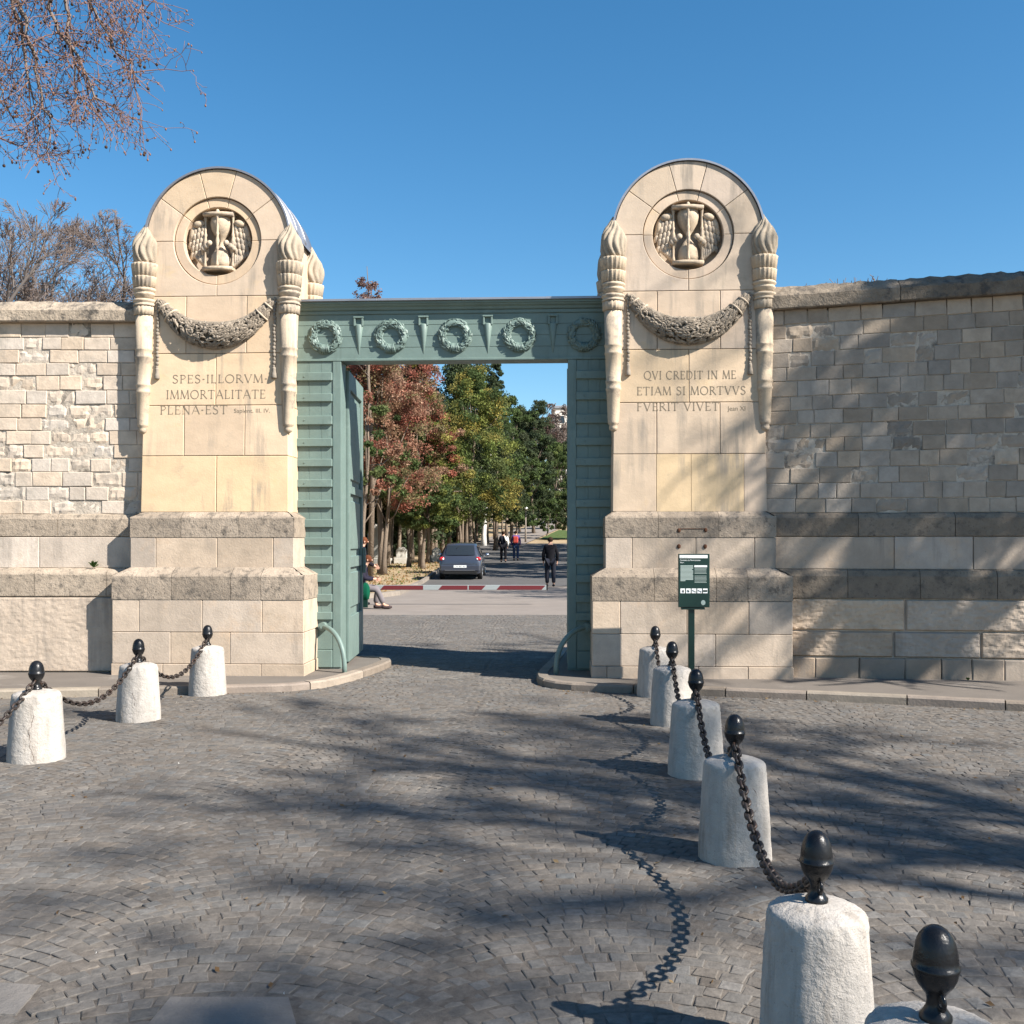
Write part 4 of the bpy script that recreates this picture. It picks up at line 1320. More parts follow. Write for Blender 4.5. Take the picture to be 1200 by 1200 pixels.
# ================================================================== NOTICE BOARD
sgd = 10.98
sp_ = W(810.5, 786, sgd)
root = empty('notice_board', (sp_.x, sgd, ZP), -.03, 'dark green notice board on a post, white printed text and five pictogram squares', 'notice board')
SM = Matrix.Translation((sp_.x, sgd, 0)) @ Matrix.Rotation(-.03, 4, 'Z')
def sx(x): return (x-810.5)/F_*sgd
def sz(y): return 1.6+(635-y)/F_*sgd
mb = MB(SM)
mb.box(-.033, .033, .006, .058, ZP-.03, sz(700), (1, 1, 1), .004)
mb.box(-.07, .07, .0, .07, ZP, ZP+.012, (1, 1, 1), .002)
mb.build('post', M['dark_green'], root)
mb = MB(SM)
xa, xb, zt, zb_ = sx(794.6), sx(831), sz(649), sz(711.5)
mb.box(xa, xb, -.03, .004, zb_, zt, (1, 1, 1), .004)
mb.box(xa+.03, xb-.05, -.02, .004, zb_-.025, zb_-.001, (1, 1, 1), .002)
pn = mb.build('panel', M['dark_green'], root)
def q(mb, x0, x1, y0, y1, y=-.0315): 
    mb.face(mb.pts([(sx(x0), y, sz(y1)), (sx(x1), y, sz(y1)), (sx(x1), y, sz(y0)), (sx(x0), y, sz(y0))]))
mb = MB(SM)
q(mb, 796, 828.6, 650.4, 654.0); q(mb, 813.2, 828, 662.4, 664.6)
for k in range(5): q(mb, 797+k*6.55, 802.3+k*6.55, 689.5, 695.0)
put_text(mb, 'Cimetière du Père-Lachaise', sx(796.6), sz(657.2), .016, -.0315, sx(820.3)-sx(796.6))
put_text(mb, 'Plan', sx(796.8), sz(659.8), .011, -.0315, sx(801)-sx(796.8))
mb.build('white_print', M['white'], pn)
mb = MB(SM)
for k in range(13):
    y0 = 662.4+k*1.45
    q(mb, 797, 811.8 - rnd.uniform(0, 2)*(k % 4 == 3) - (9 if k == 12 else 0), y0, y0+1.05)
for k in range(12):
    if k in (5,): continue
    y0 = 665.6+k*1.5
    q(mb, 813.4, 827.8 - rnd.uniform(0, 1), y0, y0+.55)
for (cx, cy) in ((823.5, 706), (824.2, 704.8)):
    i = [(sx(cx+2.6*math.cos(t)), -.0315 - .0003*(cx > 824), sz(cy+3.0*math.sin(t))) for t in [2*PI*k/16 for k in range(16)]]
    if cx < 824: mb.face(mb.pts(i)[::-1])
mb.build('pale_print', M['pale_print'], pn)
mb = MB(SM)
put_text(mb, 'Mairie de Paris', sx(796.8), sz(653.4), .006, -.033, sx(806)-sx(796.8))
for k in range(5):   # pictograms
    x = 797+k*6.55
    if k == 4:
        q(mb, x+.3, x+5, 691.3, 693.4, -.033)
    elif k == 0:
        mb.tube([(sx(x+3.2), -.033, sz(691)), (sx(x+3.6), -.033, sz(693.8))], .005, 5); mb.tube([(sx(x+1.4), -.033, sz(693.6)), (sx(x+3), -.033, sz(691.5))], .002, 4)
    elif k == 1:
        mb.tube([(sx(x+1.8), -.033, sz(691.2)), (sx(x+3.6), -.033, sz(693.4))], .006, 5)
    else:
        mb.tube([(sx(x+.9), -.033, sz(691.2)), (sx(x+2.2), -.033, sz(692.4)), (sx(x+4.2), -.033, sz(692.6)), (sx(x+4.3), -.033, sz(694))], .003, 5)
mb.build('dark_print', M['dark_green'], pn)

# ================================================================== VEGETATION
ENV = [None]
def grow(out, p, d, L, r, depth, R, wander=.18, up=.05, kids=(4, 6), kl=(.45, .7), ang=(25, 55), nseg=6, start=.25, minr=.004, tipf=.35, planar=None):
    pts = [p.copy()]; rads = [r]; dd = d.copy()
    for k in range(nseg):
        dd = (dd + Vector((R.gauss(0, wander), R.gauss(0, wander), R.gauss(0, wander) + up))).normalized()
        p = p + dd*(L/nseg)
        if ENV[0] and k > 0 and ENV[0](p): break
        pts.append(p.copy()); rads.append(max(minr, r*(1-(1-tipf)*(k+1)/nseg)))
    out.append((pts, rads, depth))
    if depth <= 0 or len(pts) < 3: return
    nseg = len(pts)-1
    for q in range(R.randint(*kids)):
        t = R.uniform(start, 1.0); k = min(nseg-1, int(t*nseg)); c = pts[k].lerp(pts[k+1], t*nseg-k)
        base = (pts[k+1]-pts[k]).normalized()
        a = math.radians(R.uniform(*ang)); az = R.uniform(0, 2*PI)
        x = base.orthogonal().normalized(); y = base.cross(x)
        nd = (base*math.cos(a) + (x*math.cos(az)+y*math.sin(az))*math.sin(a)).normalized()
        grow(out, c, nd, L*R.uniform(*kl)*(1-.35*t), max(minr, rads[k]*R.uniform(.5, .7)), depth-1, R, wander*1.1, up, kids, kl, ang, max(3, nseg-1), start, minr, tipf)

def skel_mesh(mb, out, cols=None, thick=6):
    for pts, rads, dep in out:
        c = cols(pts, dep) if cols else (1, 1, 1)
        mb.tube(pts, rads, thick if rads[0] > .05 else (4 if rads[0] > .015 else 3), c, cap=False)

def crown_leaves(clumps, per, size, r, pal, spread=.55):
    """clumps: array (n,4) x,y,z,radius ; returns quads"""
    n = len(clumps); m = n*per
    c = np.repeat(clumps, per, 0)
    off = r.normal(0, 1, (m, 3)); off /= np.maximum(1e-6, np.linalg.norm(off, axis=1))[:, None]
    off *= (r.uniform(0, 1, (m, 1))**.5) * c[:, 3:4]
    p = c[:, :3] + off*np.array([1, 1, .75])
    a = r.normal(0, 1, (m, 3)) + off*.5/np.maximum(.01, c[:, 3:4]); a[:, 2] += .5
    a /= np.linalg.norm(a, axis=1)[:, None]
    b = np.cross(a, r.normal(0, 1, (m, 3))); b /= np.maximum(1e-6, np.linalg.norm(b, axis=1))[:, None]
    cx = np.cross(a, b)
    s = size*r.uniform(.6, 1.35, (m, 1))
    V = np.stack([p - b*s, p - cx*s*.55 + a*s*.1, p + b*s, p + cx*s*.55 + a*s*.1], 1).reshape(-1, 3)
    F = np.arange(m*4).reshape(-1, 4)
    pal = np.array(pal); ci = r.randint(0, len(pal), n)
    cc = pal[np.repeat(ci, per)] * r.uniform(.7, 1.3, (m, 1)) * np.repeat(r.uniform(.75, 1.25, (n, 1)), per, 0)
    return V, F, cc
def make_crown(parent, cx, cy, z0, z1, rad, r, pal, size, nclump, per, shape='round', gap=.0, name='crown'):
    cl = []
    tries = 0
    while len(cl) < nclump and tries < nclump*40:
        tries += 1
        a = r.uniform(0, 2*PI); t = r.uniform(0, 1)
        if shape == 'round': prof = math.sin(PI*min(1, max(.02, (t*.9+.08))))**.6
        elif shape == 'cone': prof = (1-t)**.75*.95 + .05
        elif shape == 'egg': prof = (math.sin(PI*(t*.86+.12)))**.7*(1.1-.35*t)
        else: prof = 1-.25*t
        nn = 1 + .35*noise.noise(Vector((math.cos(a)*1.5+cx, math.sin(a)*1.5+cy, t*4)))
        q = rad*prof*nn*(r.uniform(.15, 1)**.5)
        z = z0+(z1-z0)*t
        if gap and noise.noise(Vector((cx+q*math.cos(a), cy+q*math.sin(a), z))*.6) < -gap: continue
        cl.append((cx+q*math.cos(a), cy+q*math.sin(a), z, rad*r.uniform(.10, .22)))
    V, F, c = crown_leaves(np.array(cl), per, size, r, pal)
    return np_obj(name, V, F, c, M['leaf'], parent), cl
def broad_tree(name, label, x, y, top, z0, rad, pal, seed, size=.10, n=150, per=70, shape='egg', trunk=.16, gap=0, bark='bark', group=None, lean=0):
    r = np.random.RandomState(seed); R = random.Random(seed); h = ground_h(x, y)
    root = empty(name, (x, y, h), 0, label, 'tree', group)
    mb = MB()
    zt = z0 + (top-z0)*.7
    P = []; 
    for k in range(9):
        f = k/8; P.append((x + lean*f + .12*math.sin(f*5+seed), y + .1*math.cos(f*4+seed), h - .2 + (zt-h+.2)*f))
    mb.tube(P, [trunk*(1.35 if k == 0 else 1-.75*k/8) for k in range(9)], 9)
    cr, cl = make_crown(root, x+lean*.7, y, z0, top, rad, r, pal, size*.70, n, int(per*1.85), shape, gap)
    for q in range(16):
        c = cl[R.randrange(len(cl))]
        k = R.randint(3, 7); p = Vector(P[k]); e = Vector(c[:3])
        if e.z < p.z: continue
        mid = p.lerp(e, .5)+Vector((0, 0, -.25))
        mb.tube([p, mid, e], [trunk*.35*(1-k/12), trunk*.22, .015], 5)
    mb.build('trunk', M[bark], root)
    return root

RED = [(.28, .125, .085), (.32, .18, .12), (.23, .14, .085), (.35, .22, .15), (.19, .16, .08), (.31, .115, .08)]
YEL = [(.20, .22, .06), (.26, .23, .07), (.17, .20, .055), (.31, .26, .07), (.14, .18, .05), (.20, .21, .065)]
GRN = [(.08, .115, .04), (.10, .14, .05), (.065, .095, .035), (.13, .16, .06)]
DRK = [(.055, .075, .038), (.072, .092, .046), (.042, .06, .032), (.085, .10, .055)]
OLV = [(.09, .12, .045), (.12, .15, .05), (.07, .10, .04)]
def px_tree(xp, d, ytop, ybot, wpx, **k):
    x = (xp-600)/F_*d; top = 1.6+(635-ytop)/F_*d; z0 = 1.6+(635-ybot)/F_*d
    return dict(x=x, y=d, top=top, z0=z0, rad=wpx/2/F_*d, **k)
# the copper tree by the gate, thin and airy at the top
def T(name, label, **k): return broad_tree(name, label, **k)
T('copper_leaved_tree', 'tall tree with rust red leaves just left of the avenue, first behind the gate', **px_tree(444, 47, 398, 592, 150, pal=RED, seed=1, n=330, per=75, size=.085, gap=.12, trunk=.17))
T('copper_leaved_tree', 'second rust and brown leaved tree, partly hidden by the first one', **px_tree(492, 54, 420, 590, 105, pal=RED+YEL[:2], seed=2, n=230, per=70, size=.09, trunk=.16))
T('yellow_green_tree', 'broad tree with yellowing green leaves above the parked car', **px_tree(553, 58, 434, 612, 128, pal=YEL+GRN, seed=3, n=300, per=80, size=.095, trunk=.15))
T('green_tree', 'low green crowned tree under the copper tree, left of the car', **px_tree(498, 52, 556, 618, 84, pal=GRN+YEL[:1], seed=4, n=170, per=70, size=.09, trunk=.13))
T('evergreen_tree', 'dark conifer rising above the yellow green tree, tallest of the row', **px_tree(548, 74, 404, 600, 110, pal=DRK+OLV[:1], seed=5, n=300, per=80, size=.13, shape='egg', trunk=.2))
T('evergreen_tree', 'slender dark conifer whose tip stands against the sky left of the gap', **px_tree(581, 78, 414, 600, 46, pal=DRK, seed=6, n=150, per=80, size=.12, shape='cone', trunk=.17))
T('evergreen_tree', 'dark green tree right of the conifer tip, along the left of the road', **px_tree(598, 92, 466, 612, 66, pal=DRK+GRN, seed=7, n=230, per=75, size=.14, trunk=.18))
T('green_tree', 'dark rounded tree over the two walkers', **px_tree(624, 112, 484, 614, 62, pal=DRK+GRN[:2], seed=8, n=220, per=75, size=.16, trunk=.18))
T('green_tree', 'olive green tree beside the right gate post, over the far lawn', **px_tree(652, 125, 520, 600, 56, pal=OLV+GRN, seed=9, n=170, per=75, size=.17, trunk=.2))
T('evergreen_tree', 'dark far tree filling the gap between the two conifer groups', **px_tree(610, 135, 478, 612, 66, pal=DRK+GRN[:1], seed=18, n=200, per=70, size=.17, trunk=.2))
T('evergreen_tree', 'distant dark tree top left of the pale building', **px_tree(632, 165, 470, 600, 62, pal=DRK+[(.12, .08, .07)], seed=10, n=200, per=70, size=.2, trunk=.25))
T('evergreen_tree', 'distant dark tree low in front of the pale building', **px_tree(668, 150, 520, 610, 84, pal=DRK+GRN, seed=14, n=170, per=70, size=.19, trunk=.25))
T('green_tree', 'small clipped green tree behind the man in black', **px_tree(641, 105, 596, 622, 24, pal=OLV+GRN, seed=12, n=60, per=60, size=.12, trunk=.1))
T('green_tree', 'shrubby green tree behind the right gate post foot, beyond the lawn', **px_tree(668, 98, 560, 620, 46, pal=OLV+GRN, seed=13, n=120, per=70, size=.12, trunk=.12))
# second row behind, seen as a dark wood with many trunks
R = random.Random(5)
rowdefs = [(-8.2, 50), (-6.8, 56), (-10.5, 54), (-9.0, 61), (-6.3, 63), (-12.5, 60), (-7.4, 69), (-11.2, 68), (-5.4, 71), (-14.5, 66), (-9.2, 76), (-13.0, 76), (-6.2, 82), (-16.5, 73), (-4.7, 88), (-10.4, 85), (-5.0, 98), (-3.4, 106), (-18.5, 58), (-15.5, 51)]
ordn = ['between the nearest trunks', 'just behind the copper tree', 'deep in the wood', 'behind the car', 'beside the kerb beyond the car', 'at the back of the wood', 'in the middle of the row', 'far inside the wood', 'at the road edge beyond the walkers', 'at the far left of the wood', 'behind the walkers', 'at the rear of the wood', 'near the road bend', 'hidden far left', 'close to the far lawn', 'inside the far wood', 'near the end of the road', 'at the end of the road', 'behind the gate leaf', 'left behind the gate leaf']
protos = []
for k, (x, y) in enumerate(rowdefs):
    h = ground_h(x, y)
    if k < 5:
        z0 = h + R.uniform(3.0, 3.8)
        o = broad_tree('wood_tree', 'dark green avenue tree ' + ordn[k], x, y, h+R.uniform(10, 12), z0, R.uniform(2.3, 2.9), DRK+GRN[:2], 30+k, size=.13, n=150, per=70, trunk=R.uniform(.11, .17), group='trees of the dark wood beside the avenue')
        protos.append(o)
    else:
        copy_tree(protos[k % 5], (x, y, h), R.uniform(0, 6), 'dark green avenue tree ' + ordn[k])
# row of slim trunks at the edge of the sandy verge
vx = [(428, 41), (453, 46.5), (480.5, 54), (500, 58), (538, 72), (556, 80), (590, 90), (607, 100)]
vl = ['nearest the gate leaf, reddish trunk', 'short trunk in front of the dark wood', 'slim pale trunk on the sandy verge', 'trunk just left of the car', 'trunk seen over the car roof', 'trunk right of the car roof', 'trunk left of the walkers', 'trunk right of the walkers']
for k, (xp, d) in enumerate(vx):
    x = (xp-600)/F_*d; h = ground_h(x, d)
    broad_tree('verge_tree', 'slim avenue tree, ' + vl[k], x, d, h+7.5, h+3.4, 1.6, GRN+YEL[:1] if k > 1 else RED[:2]+GRN, 60+k, size=.10, n=55, per=60, trunk=.13-.004*k, group='slim trees along the avenue verge')
for k, (xp, d) in enumerate([(463, 62), (473, 66), (489, 63), (512, 68), (523, 74), (531, 79), (546, 84), (563, 92), (575, 88), (583, 97), (597, 106), (612, 116)]):
    x = (xp-600)/F_*d; h = ground_h(x, d)
    copy_tree(protos[k % 5], (x-.2, d, h), k*1.3, 'slender dark tree trunk %s' % ['behind the second verge trunk', 'far behind the copper tree', 'between the third verge trunk and the copper crown', 'above the left of the car roof', 'above the car roof', 'above the right of the car roof', 'left of the birch', 'just left of the birch trunk', 'right of the birch trunk', 'left of the walker with the pale sleeve', 'just above the red backpack', 'left of the far lamp post'][k])
x = (568.5-600)/F_*86; broad_tree('birch_tree', 'white barked birch trunk standing out in the dark wood', x, 86, ground_h(x, 86)+10, ground_h(x, 86)+4.6, 1.7, GRN+OLV, 80, size=.12, n=70, per=60, trunk=.22, bark='pale_bark')
# right side of the avenue: hidden by the gate post, shades the road
for k, (x, y) in enumerate([(7.6, 42), (8.0, 50), (7.8, 58), (8.2, 66), (8.0, 74), (8.4, 83), (9.5, 47), (10, 62), (10.4, 78)]):
    copy_tree(protos[(k+2) % 5], (x, y, ground_h(x, y)), R.uniform(0, 6), '%s avenue tree from the gate on the right side, hidden by the gate post' % ['first', 'second', 'third', 'fourth', 'fifth', 'sixth', 'seventh', 'eighth', 'ninth'][k])
# undergrowth that closes the wood
r = np.random.RandomState(77); cl = []
for k in range(520):
    x = r.uniform(-20, -7.0); y = r.uniform(62, 74)
    cl.append((x, y, ground_h(x, y)+r.uniform(0, 4.3), r.uniform(.35, .7)))
for k in range(520):
    x = r.uniform(-26, -5.2); y = r.uniform(74, 100)
    cl.append((x, y, ground_h(x, y)+r.uniform(0, 4.5), r.uniform(.5, 1.0)))
for k in range(260):
    x = r.uniform(-28, -11.5); y = r.uniform(52, 76)
    cl.append((x, y, ground_h(x, y)+r.uniform(0, 3.2), r.uniform(.4, .8)))
for k in range(420):
    y = r.uniform(66, 124); x = -5.0 + (y-66)/58*2.6 - r.uniform(0, 5)
    cl.append((x, y, ground_h(x, y)+r.uniform(0, 4.6), r.uniform(.35, .75)))
for k in range(200):
    x = r.uniform(4, 40); y = r.uniform(150, 175)
    cl.append((x, y, ground_h(x, y)+r.uniform(0, 6), r.uniform(.8, 1.6)))
V, F, c = crown_leaves(np.array(cl), 60, .17, r, DRK+GRN[:1])
tag(np_obj('undergrowth', V, F, c, M['leaf']), 'dark tangled undergrowth filling the wood behind the trunks', kind='stuff')
# grass tufts and dead leaves on the verge
V = []; F = []; cc = []
for k in range(2600):
    x = r.uniform(-9, -3.7); y = r.uniform(30.5, 60); h = max(.10, ground_h(x, y)) if y < 40 else ground_h(x, y)-.04
    if y < 40: h = .10
    b = len(V); s_ = r.uniform(.03, .07); a = r.uniform(0, PI)
    V += [(x-s_*math.cos(a), y-s_*math.sin(a), h), (x+s_*math.cos(a), y+s_*math.sin(a), h+.02), (x, y+.02, h+r.uniform(.02, .09))]; F.append((b, b+1, b+2))
    cc.append([(.28, .17, .07), (.20, .12, .05), (.09, .12, .03)][r.randint(0, 3)])
tag(np_obj('leaf_litter', V, F, cc, M['leaf']), 'dead leaves and tufts on the sandy verge', kind='stuff')

# bare trees over the wall
def bare_tree(name, label, x, y, top, r0, seed, spread=1.0, mat='grey_twig', depth=4, kids=(4, 6), group=None, trunk_h=.3, col=(1, 1, 1), minr=.012, cat='tree'):
    R = random.Random(seed); h = ground_h(x, y)
    root = empty(name, (x, y, h), 0, label, cat, group)
    H = top-h; out = []
    p0 = Vector((x, y, h-.2)); p1 = Vector((x, y, h+H*trunk_h))
    tr = MB(); tr.tube([p0, p0.lerp(p1, .5)+Vector((.1, 0, 0)), p1], [r0*1.3, r0, r0*.85], 10, col)
    tr.build('trunk', M['bark'], root)
    nb = 9
    ENV[0] = lambda p: ((p.x-x)**2+(p.y-y)**2)/(H*.48*spread)**2 + (p.z-(h+H*.56))**2/(H*.44)**2 > 1 + .08*noise.noise(p*.8)
    for q in range(nb):
        a = 2*PI*q/nb + R.uniform(-.3, .3); el = R.uniform(.5, 1.2)
        d = Vector((math.cos(a)*math.cos(el)*spread, math.sin(a)*math.cos(el)*spread, math.sin(el))).normalized()
        grow(out, p1 - Vector((0, 0, R.uniform(0, H*.08))), d, H*(1-trunk_h)*R.uniform(.7, .95), r0*.5, depth, R, .13, .06, kids, (.45, .65), (20, 50), 6, .2, minr)
    ENV[0] = None
    mb = MB(); skel_mesh(mb, out, lambda p, dp: (1, 1, 1) if dp > 1 else (1.15, 1.05, 1.0))
    mb.build('crown', M[mat], root)
    return root
x = (62-600)/F_*36; bare_tree('bare_tree', 'rounded leafless tree behind the left wall', x, 36, 1.6+(635-246)/F_*36, .22, 3, 1.1, depth=4, kids=(6, 8), minr=.0075)
x = (-75-600)/F_*30; bare_tree('bare_tree', 'leafless tree reaching in at the far left edge behind the wall', x, 30, 1.6+(635-222)/F_*30, .2, 8, 1.0, depth=4, kids=(5, 6), minr=.0075)
x = (145-600)/F_*44; bare_tree('bare_tree', 'small leafless tree behind the left wall next to the left pylon', x, 44, 1.6+(635-318)/F_*44, .18, 9, 1.0, depth=4, kids=(5, 6), minr=.009)
x = (934-600)/F_*30; bare_tree('bare_tree', 'twiggy tree top showing above the right wall next to the pylon', x, 30, 1.6+(635-317)/F_*30, .14, 12, .9, depth=4, kids=(4, 5), minr=.01)
x = (990-600)/F_*27; bare_tree('bare_tree', 'few bare twigs poking over the right wall', x, 27, 1.6+(635-322)/F_*27, .10, 15, .9, depth=3, kids=(3, 5), minr=.009)
x = (661-600)/F_*185; bare_tree('bare_tree', 'distant leafless tree in front of the pale building', x, 185, ground_h(x, 185)+21, .3, 19, .8, depth=4, kids=(5, 6), minr=.05)
# the airy top of the copper tree above the lintel
R = random.Random(4); root = None
def airy():
    x = (434-600)/F_*45; y = 45
    root = empty('purple_leaved_tree', (x, y, 0), 0, 'thin tall tree whose sparse purple leaves rise above the green lintel', 'tree')
    out = []; top = 1.6+(635-312)/F_*45
    mb = MB(); P = [(x, y, 0), (x+.1, y, 5), (x-.1, y, 9), (x, y, 11), (x-.15, y, top)]
    mb.tube(P, [.14, .11, .07, .045, .012], 7); mb.build('trunk', M['bark'], root)
    for q in range(22):
        z = R.uniform(8.6, top-.3); f = (z-6)/(top-6)
        a = R.uniform(0, 2*PI); d = Vector((math.cos(a), math.sin(a), .9)).normalized()
        grow(out, Vector((x, y, z)), d, (1-f)*1.9+.35, .02, 2, R, .15, .05, (3, 5), (.5, .7), (20, 50), 4, .2, .008)
    mb = MB(); skel_mesh(mb, out); mb.build('limbs', M['twig'], root)
    r = np.random.RandomState(3); cl = []
    for pts, rads, dp in out:
        if dp < 2:
            for p in pts[1:]: cl.append((p.x, p.y, p.z, .14))
    V, F, c = crown_leaves(np.array(cl), 3, .055, r, [(.21, .13, .12), (.16, .10, .09), (.26, .18, .15)])
    np_obj('crown', V, F, c, M['leaf'], root)
airy()

# ---- plane tree on the left of the viewer: hanging branches reach into the picture
def hanging():
    R = random.Random(21)
    bx, by = -11.5, 9.6
    root = empty('plane_tree', (bx, by, 0), 0, 'plane tree whose reddish bare twigs with seed balls hang in at the top left', 'tree')
    tr = MB()
    tr.tube([(bx, by, -.2), (bx+.1, by, 3), (bx, by+.1, 6.5), (bx+.2, by, 10), (bx+.4, by+.1, 13)], [.42, .34, .28, .2, .1], 14)
    tr.build('trunk', M['plane_bark'], root)
    out = []; balls = []
    def limb(P, rr):
        pts = []
        P = [Vector(p) for p in P]
        for k in range(len(P)-1):
            for q in range(4): pts.append(P[k].lerp(P[k+1], q/4)+Vector((R.gauss(0, .03), R.gauss(0, .03), R.gauss(0, .03))))
        pts.append(P[-1]); n = len(pts)
        rads = [rr[0]+(rr[1]-rr[0])*k/(n-1) for k in range(n)]
        out.append((pts, rads, 5)); return pts
    D = 10.0
    def w(x, y, d=D): return W(x, y, d)
    main = limb([(bx+.1, by, 7.4), (bx+2, by+.2, 8.6), w(-160, -210), w(-40, -160), w(60, -110)], (.12, .035))
    subs = [limb([main[-6], w(-74, -40), w(-34, 30), w(-9, 90), w(8, 130)], (.035, .006)),
            limb([main[-3], w(6, -40), w(31, 30), w(48, 90), w(56, 150), w(58, 190)], (.03, .005)),
            limb([main[-2], w(46, -50), w(61, 10), w(86, 70), w(111, 110), w(126, 130)], (.03, .005)),
            limb([main[-1], w(76, -60), w(101, -10), w(116, 30), w(146, 70), w(162, 95)], (.03, .004)),
            limb([main[-1], w(106, -80), w(136, -30), w(161, -2), w(172, 12)], (.025, .004)),
            limb([main[-5], w(-84, 20), w(-44, 90), w(-19, 130), w(-4, 165)], (.03, .005)),
            limb([main[-4], w(-14, -60), w(14, 0), w(26, 60), w(41, 110), w(46, 145)], (.03, .005)),
            limb([main[-2], w(61, -60), w(76, -10), w(81, 40), w(86, 90), w(98, 135)], (.028, .004))]
    n0 = len(out)
    q_ok = lambda k: k % 3 == 0
    for si, s_ in enumerate(subs):
        for k in range(2, len(s_)-1):
            for q in range((3 if q_ok(k) else 1) if s_[k].z > 5.9 else 1):
                base = (s_[min(k+1, len(s_)-1)]-s_[k-1]).normalized()
                d = (base + Vector((R.gauss(0, .75), R.gauss(0, .6), R.gauss(-.15, .45)))).normalized()
                grow(out, s_[k], d, R.uniform(.3, .75), .0065, 2, R, .24, -.03, (2, 4), (.45, .75), (25, 70), 4, .15, .0028)
    for pts, rads, dp in out[n0:]:
        if dp == 0 and R.random() < .10: balls.append(pts[-1])
    mb = MB(); skel_mesh(mb, out, lambda p, dp: (1, 1, 1) if dp > 3 else (1.2, .92, .85), 7)
    mb.build('limbs', M['twig'], root)
    mb = MB()
    tips = [p[0][-1] for p in out[n0:]] 
    for p in tips:
        if R.random() < .5:
            k = R.uniform(.006, .012)
            mb.blob(p+Vector((0, 0, -.01)), (k, k, k*1.3), None, 5, 3, (1.15, .82, .72))
    mb.build('buds', M['twig'], root)
    mb = MB()
    for k, p in enumerate(balls[:100]):
        q = p + Vector((R.gauss(0, .01), 0, -R.uniform(.04, .09)))
        mb.tube([p, q], .0022, 3, (.6, .5, .45)); mb.blob(q, (.0155, .0155, .0155), None, 7, 5, (.35, .27, .22))
    mb.build('seed_balls', M['twig'], root)
    # upper crown so that the tree stands up from other views
    out2 = []
    for q in range(9):
        a = q*.7+2; d = Vector((math.cos(a), math.sin(a), .8)).normalized()
        if d.x > .35: continue
        grow(out2, Vector((bx+.1, by, 6.5+q*.7)), d, 5, .11, 3, R, .12, .03, (4, 6), (.45, .65), (20, 50), 6, .2, .01)
    mb = MB(); skel_mesh(mb, out2); mb.build('crown', M['twig'], root)
hanging()

# ---- plane trees to the right of the viewer: they cast the branch shadows
def shade_tree(x, y, seed, H, label, limbs, depth=4, kids=(5, 7), minr=.012, r0=.38):
    R = random.Random(seed)
    root = empty('plane_tree', (x, y, 0), 0, label, 'tree')
    tr = MB(); tr.tube([(x, y, -.2), (x+.1, y, 2), (x, y, 5), (x+.1, y+.1, H*.62), (x, y, H*.85)], [r0*1.2, r0, r0*.8, r0*.5, r0*.2], 14)
    tr.build('trunk', M['plane_bark'], root)
    out = []
    for (z, az, el, L, rr) in limbs:
        a = math.radians(az); e = math.radians(el)
        d = Vector((math.cos(a)*math.cos(e), math.sin(a)*math.cos(e), math.sin(e)))
        grow(out, Vector((x, y, z)), d, L, rr, depth, R, .10, .02, kids, (.42, .65), (22, 55), 7, .25, minr)
    mb = MB(); skel_mesh(mb, out); 
    mb.build('crown', M['twig'], root)
shade_tree(16.2, -2.7, 31, 15.5, 'plane tree right of the viewer, out of frame, casting branch shadows on the setts',
    [(8.9, 175, 30, 4.8, .13), (9.5, 120, 35, 5.6, .12), (10.3, 215, 30, 4.5, .11), (10.8, 150, 50, 5.5, .11), (11.5, 90, 40, 3.6, .12), (12.1, 190, 55, 3.2, .11), (12.5, 20, 40, 5, .11), (12.9, 270, 40, 5, .1), (13.3, 140, 70, 2.4, .08), (9.8, 330, 35, 5, .12), (9.2, 150, 15, 5.5, .11), (9.0, 200, 22, 4.8, .12)], kids=(4, 6), depth=4, minr=.010, r0=.42)
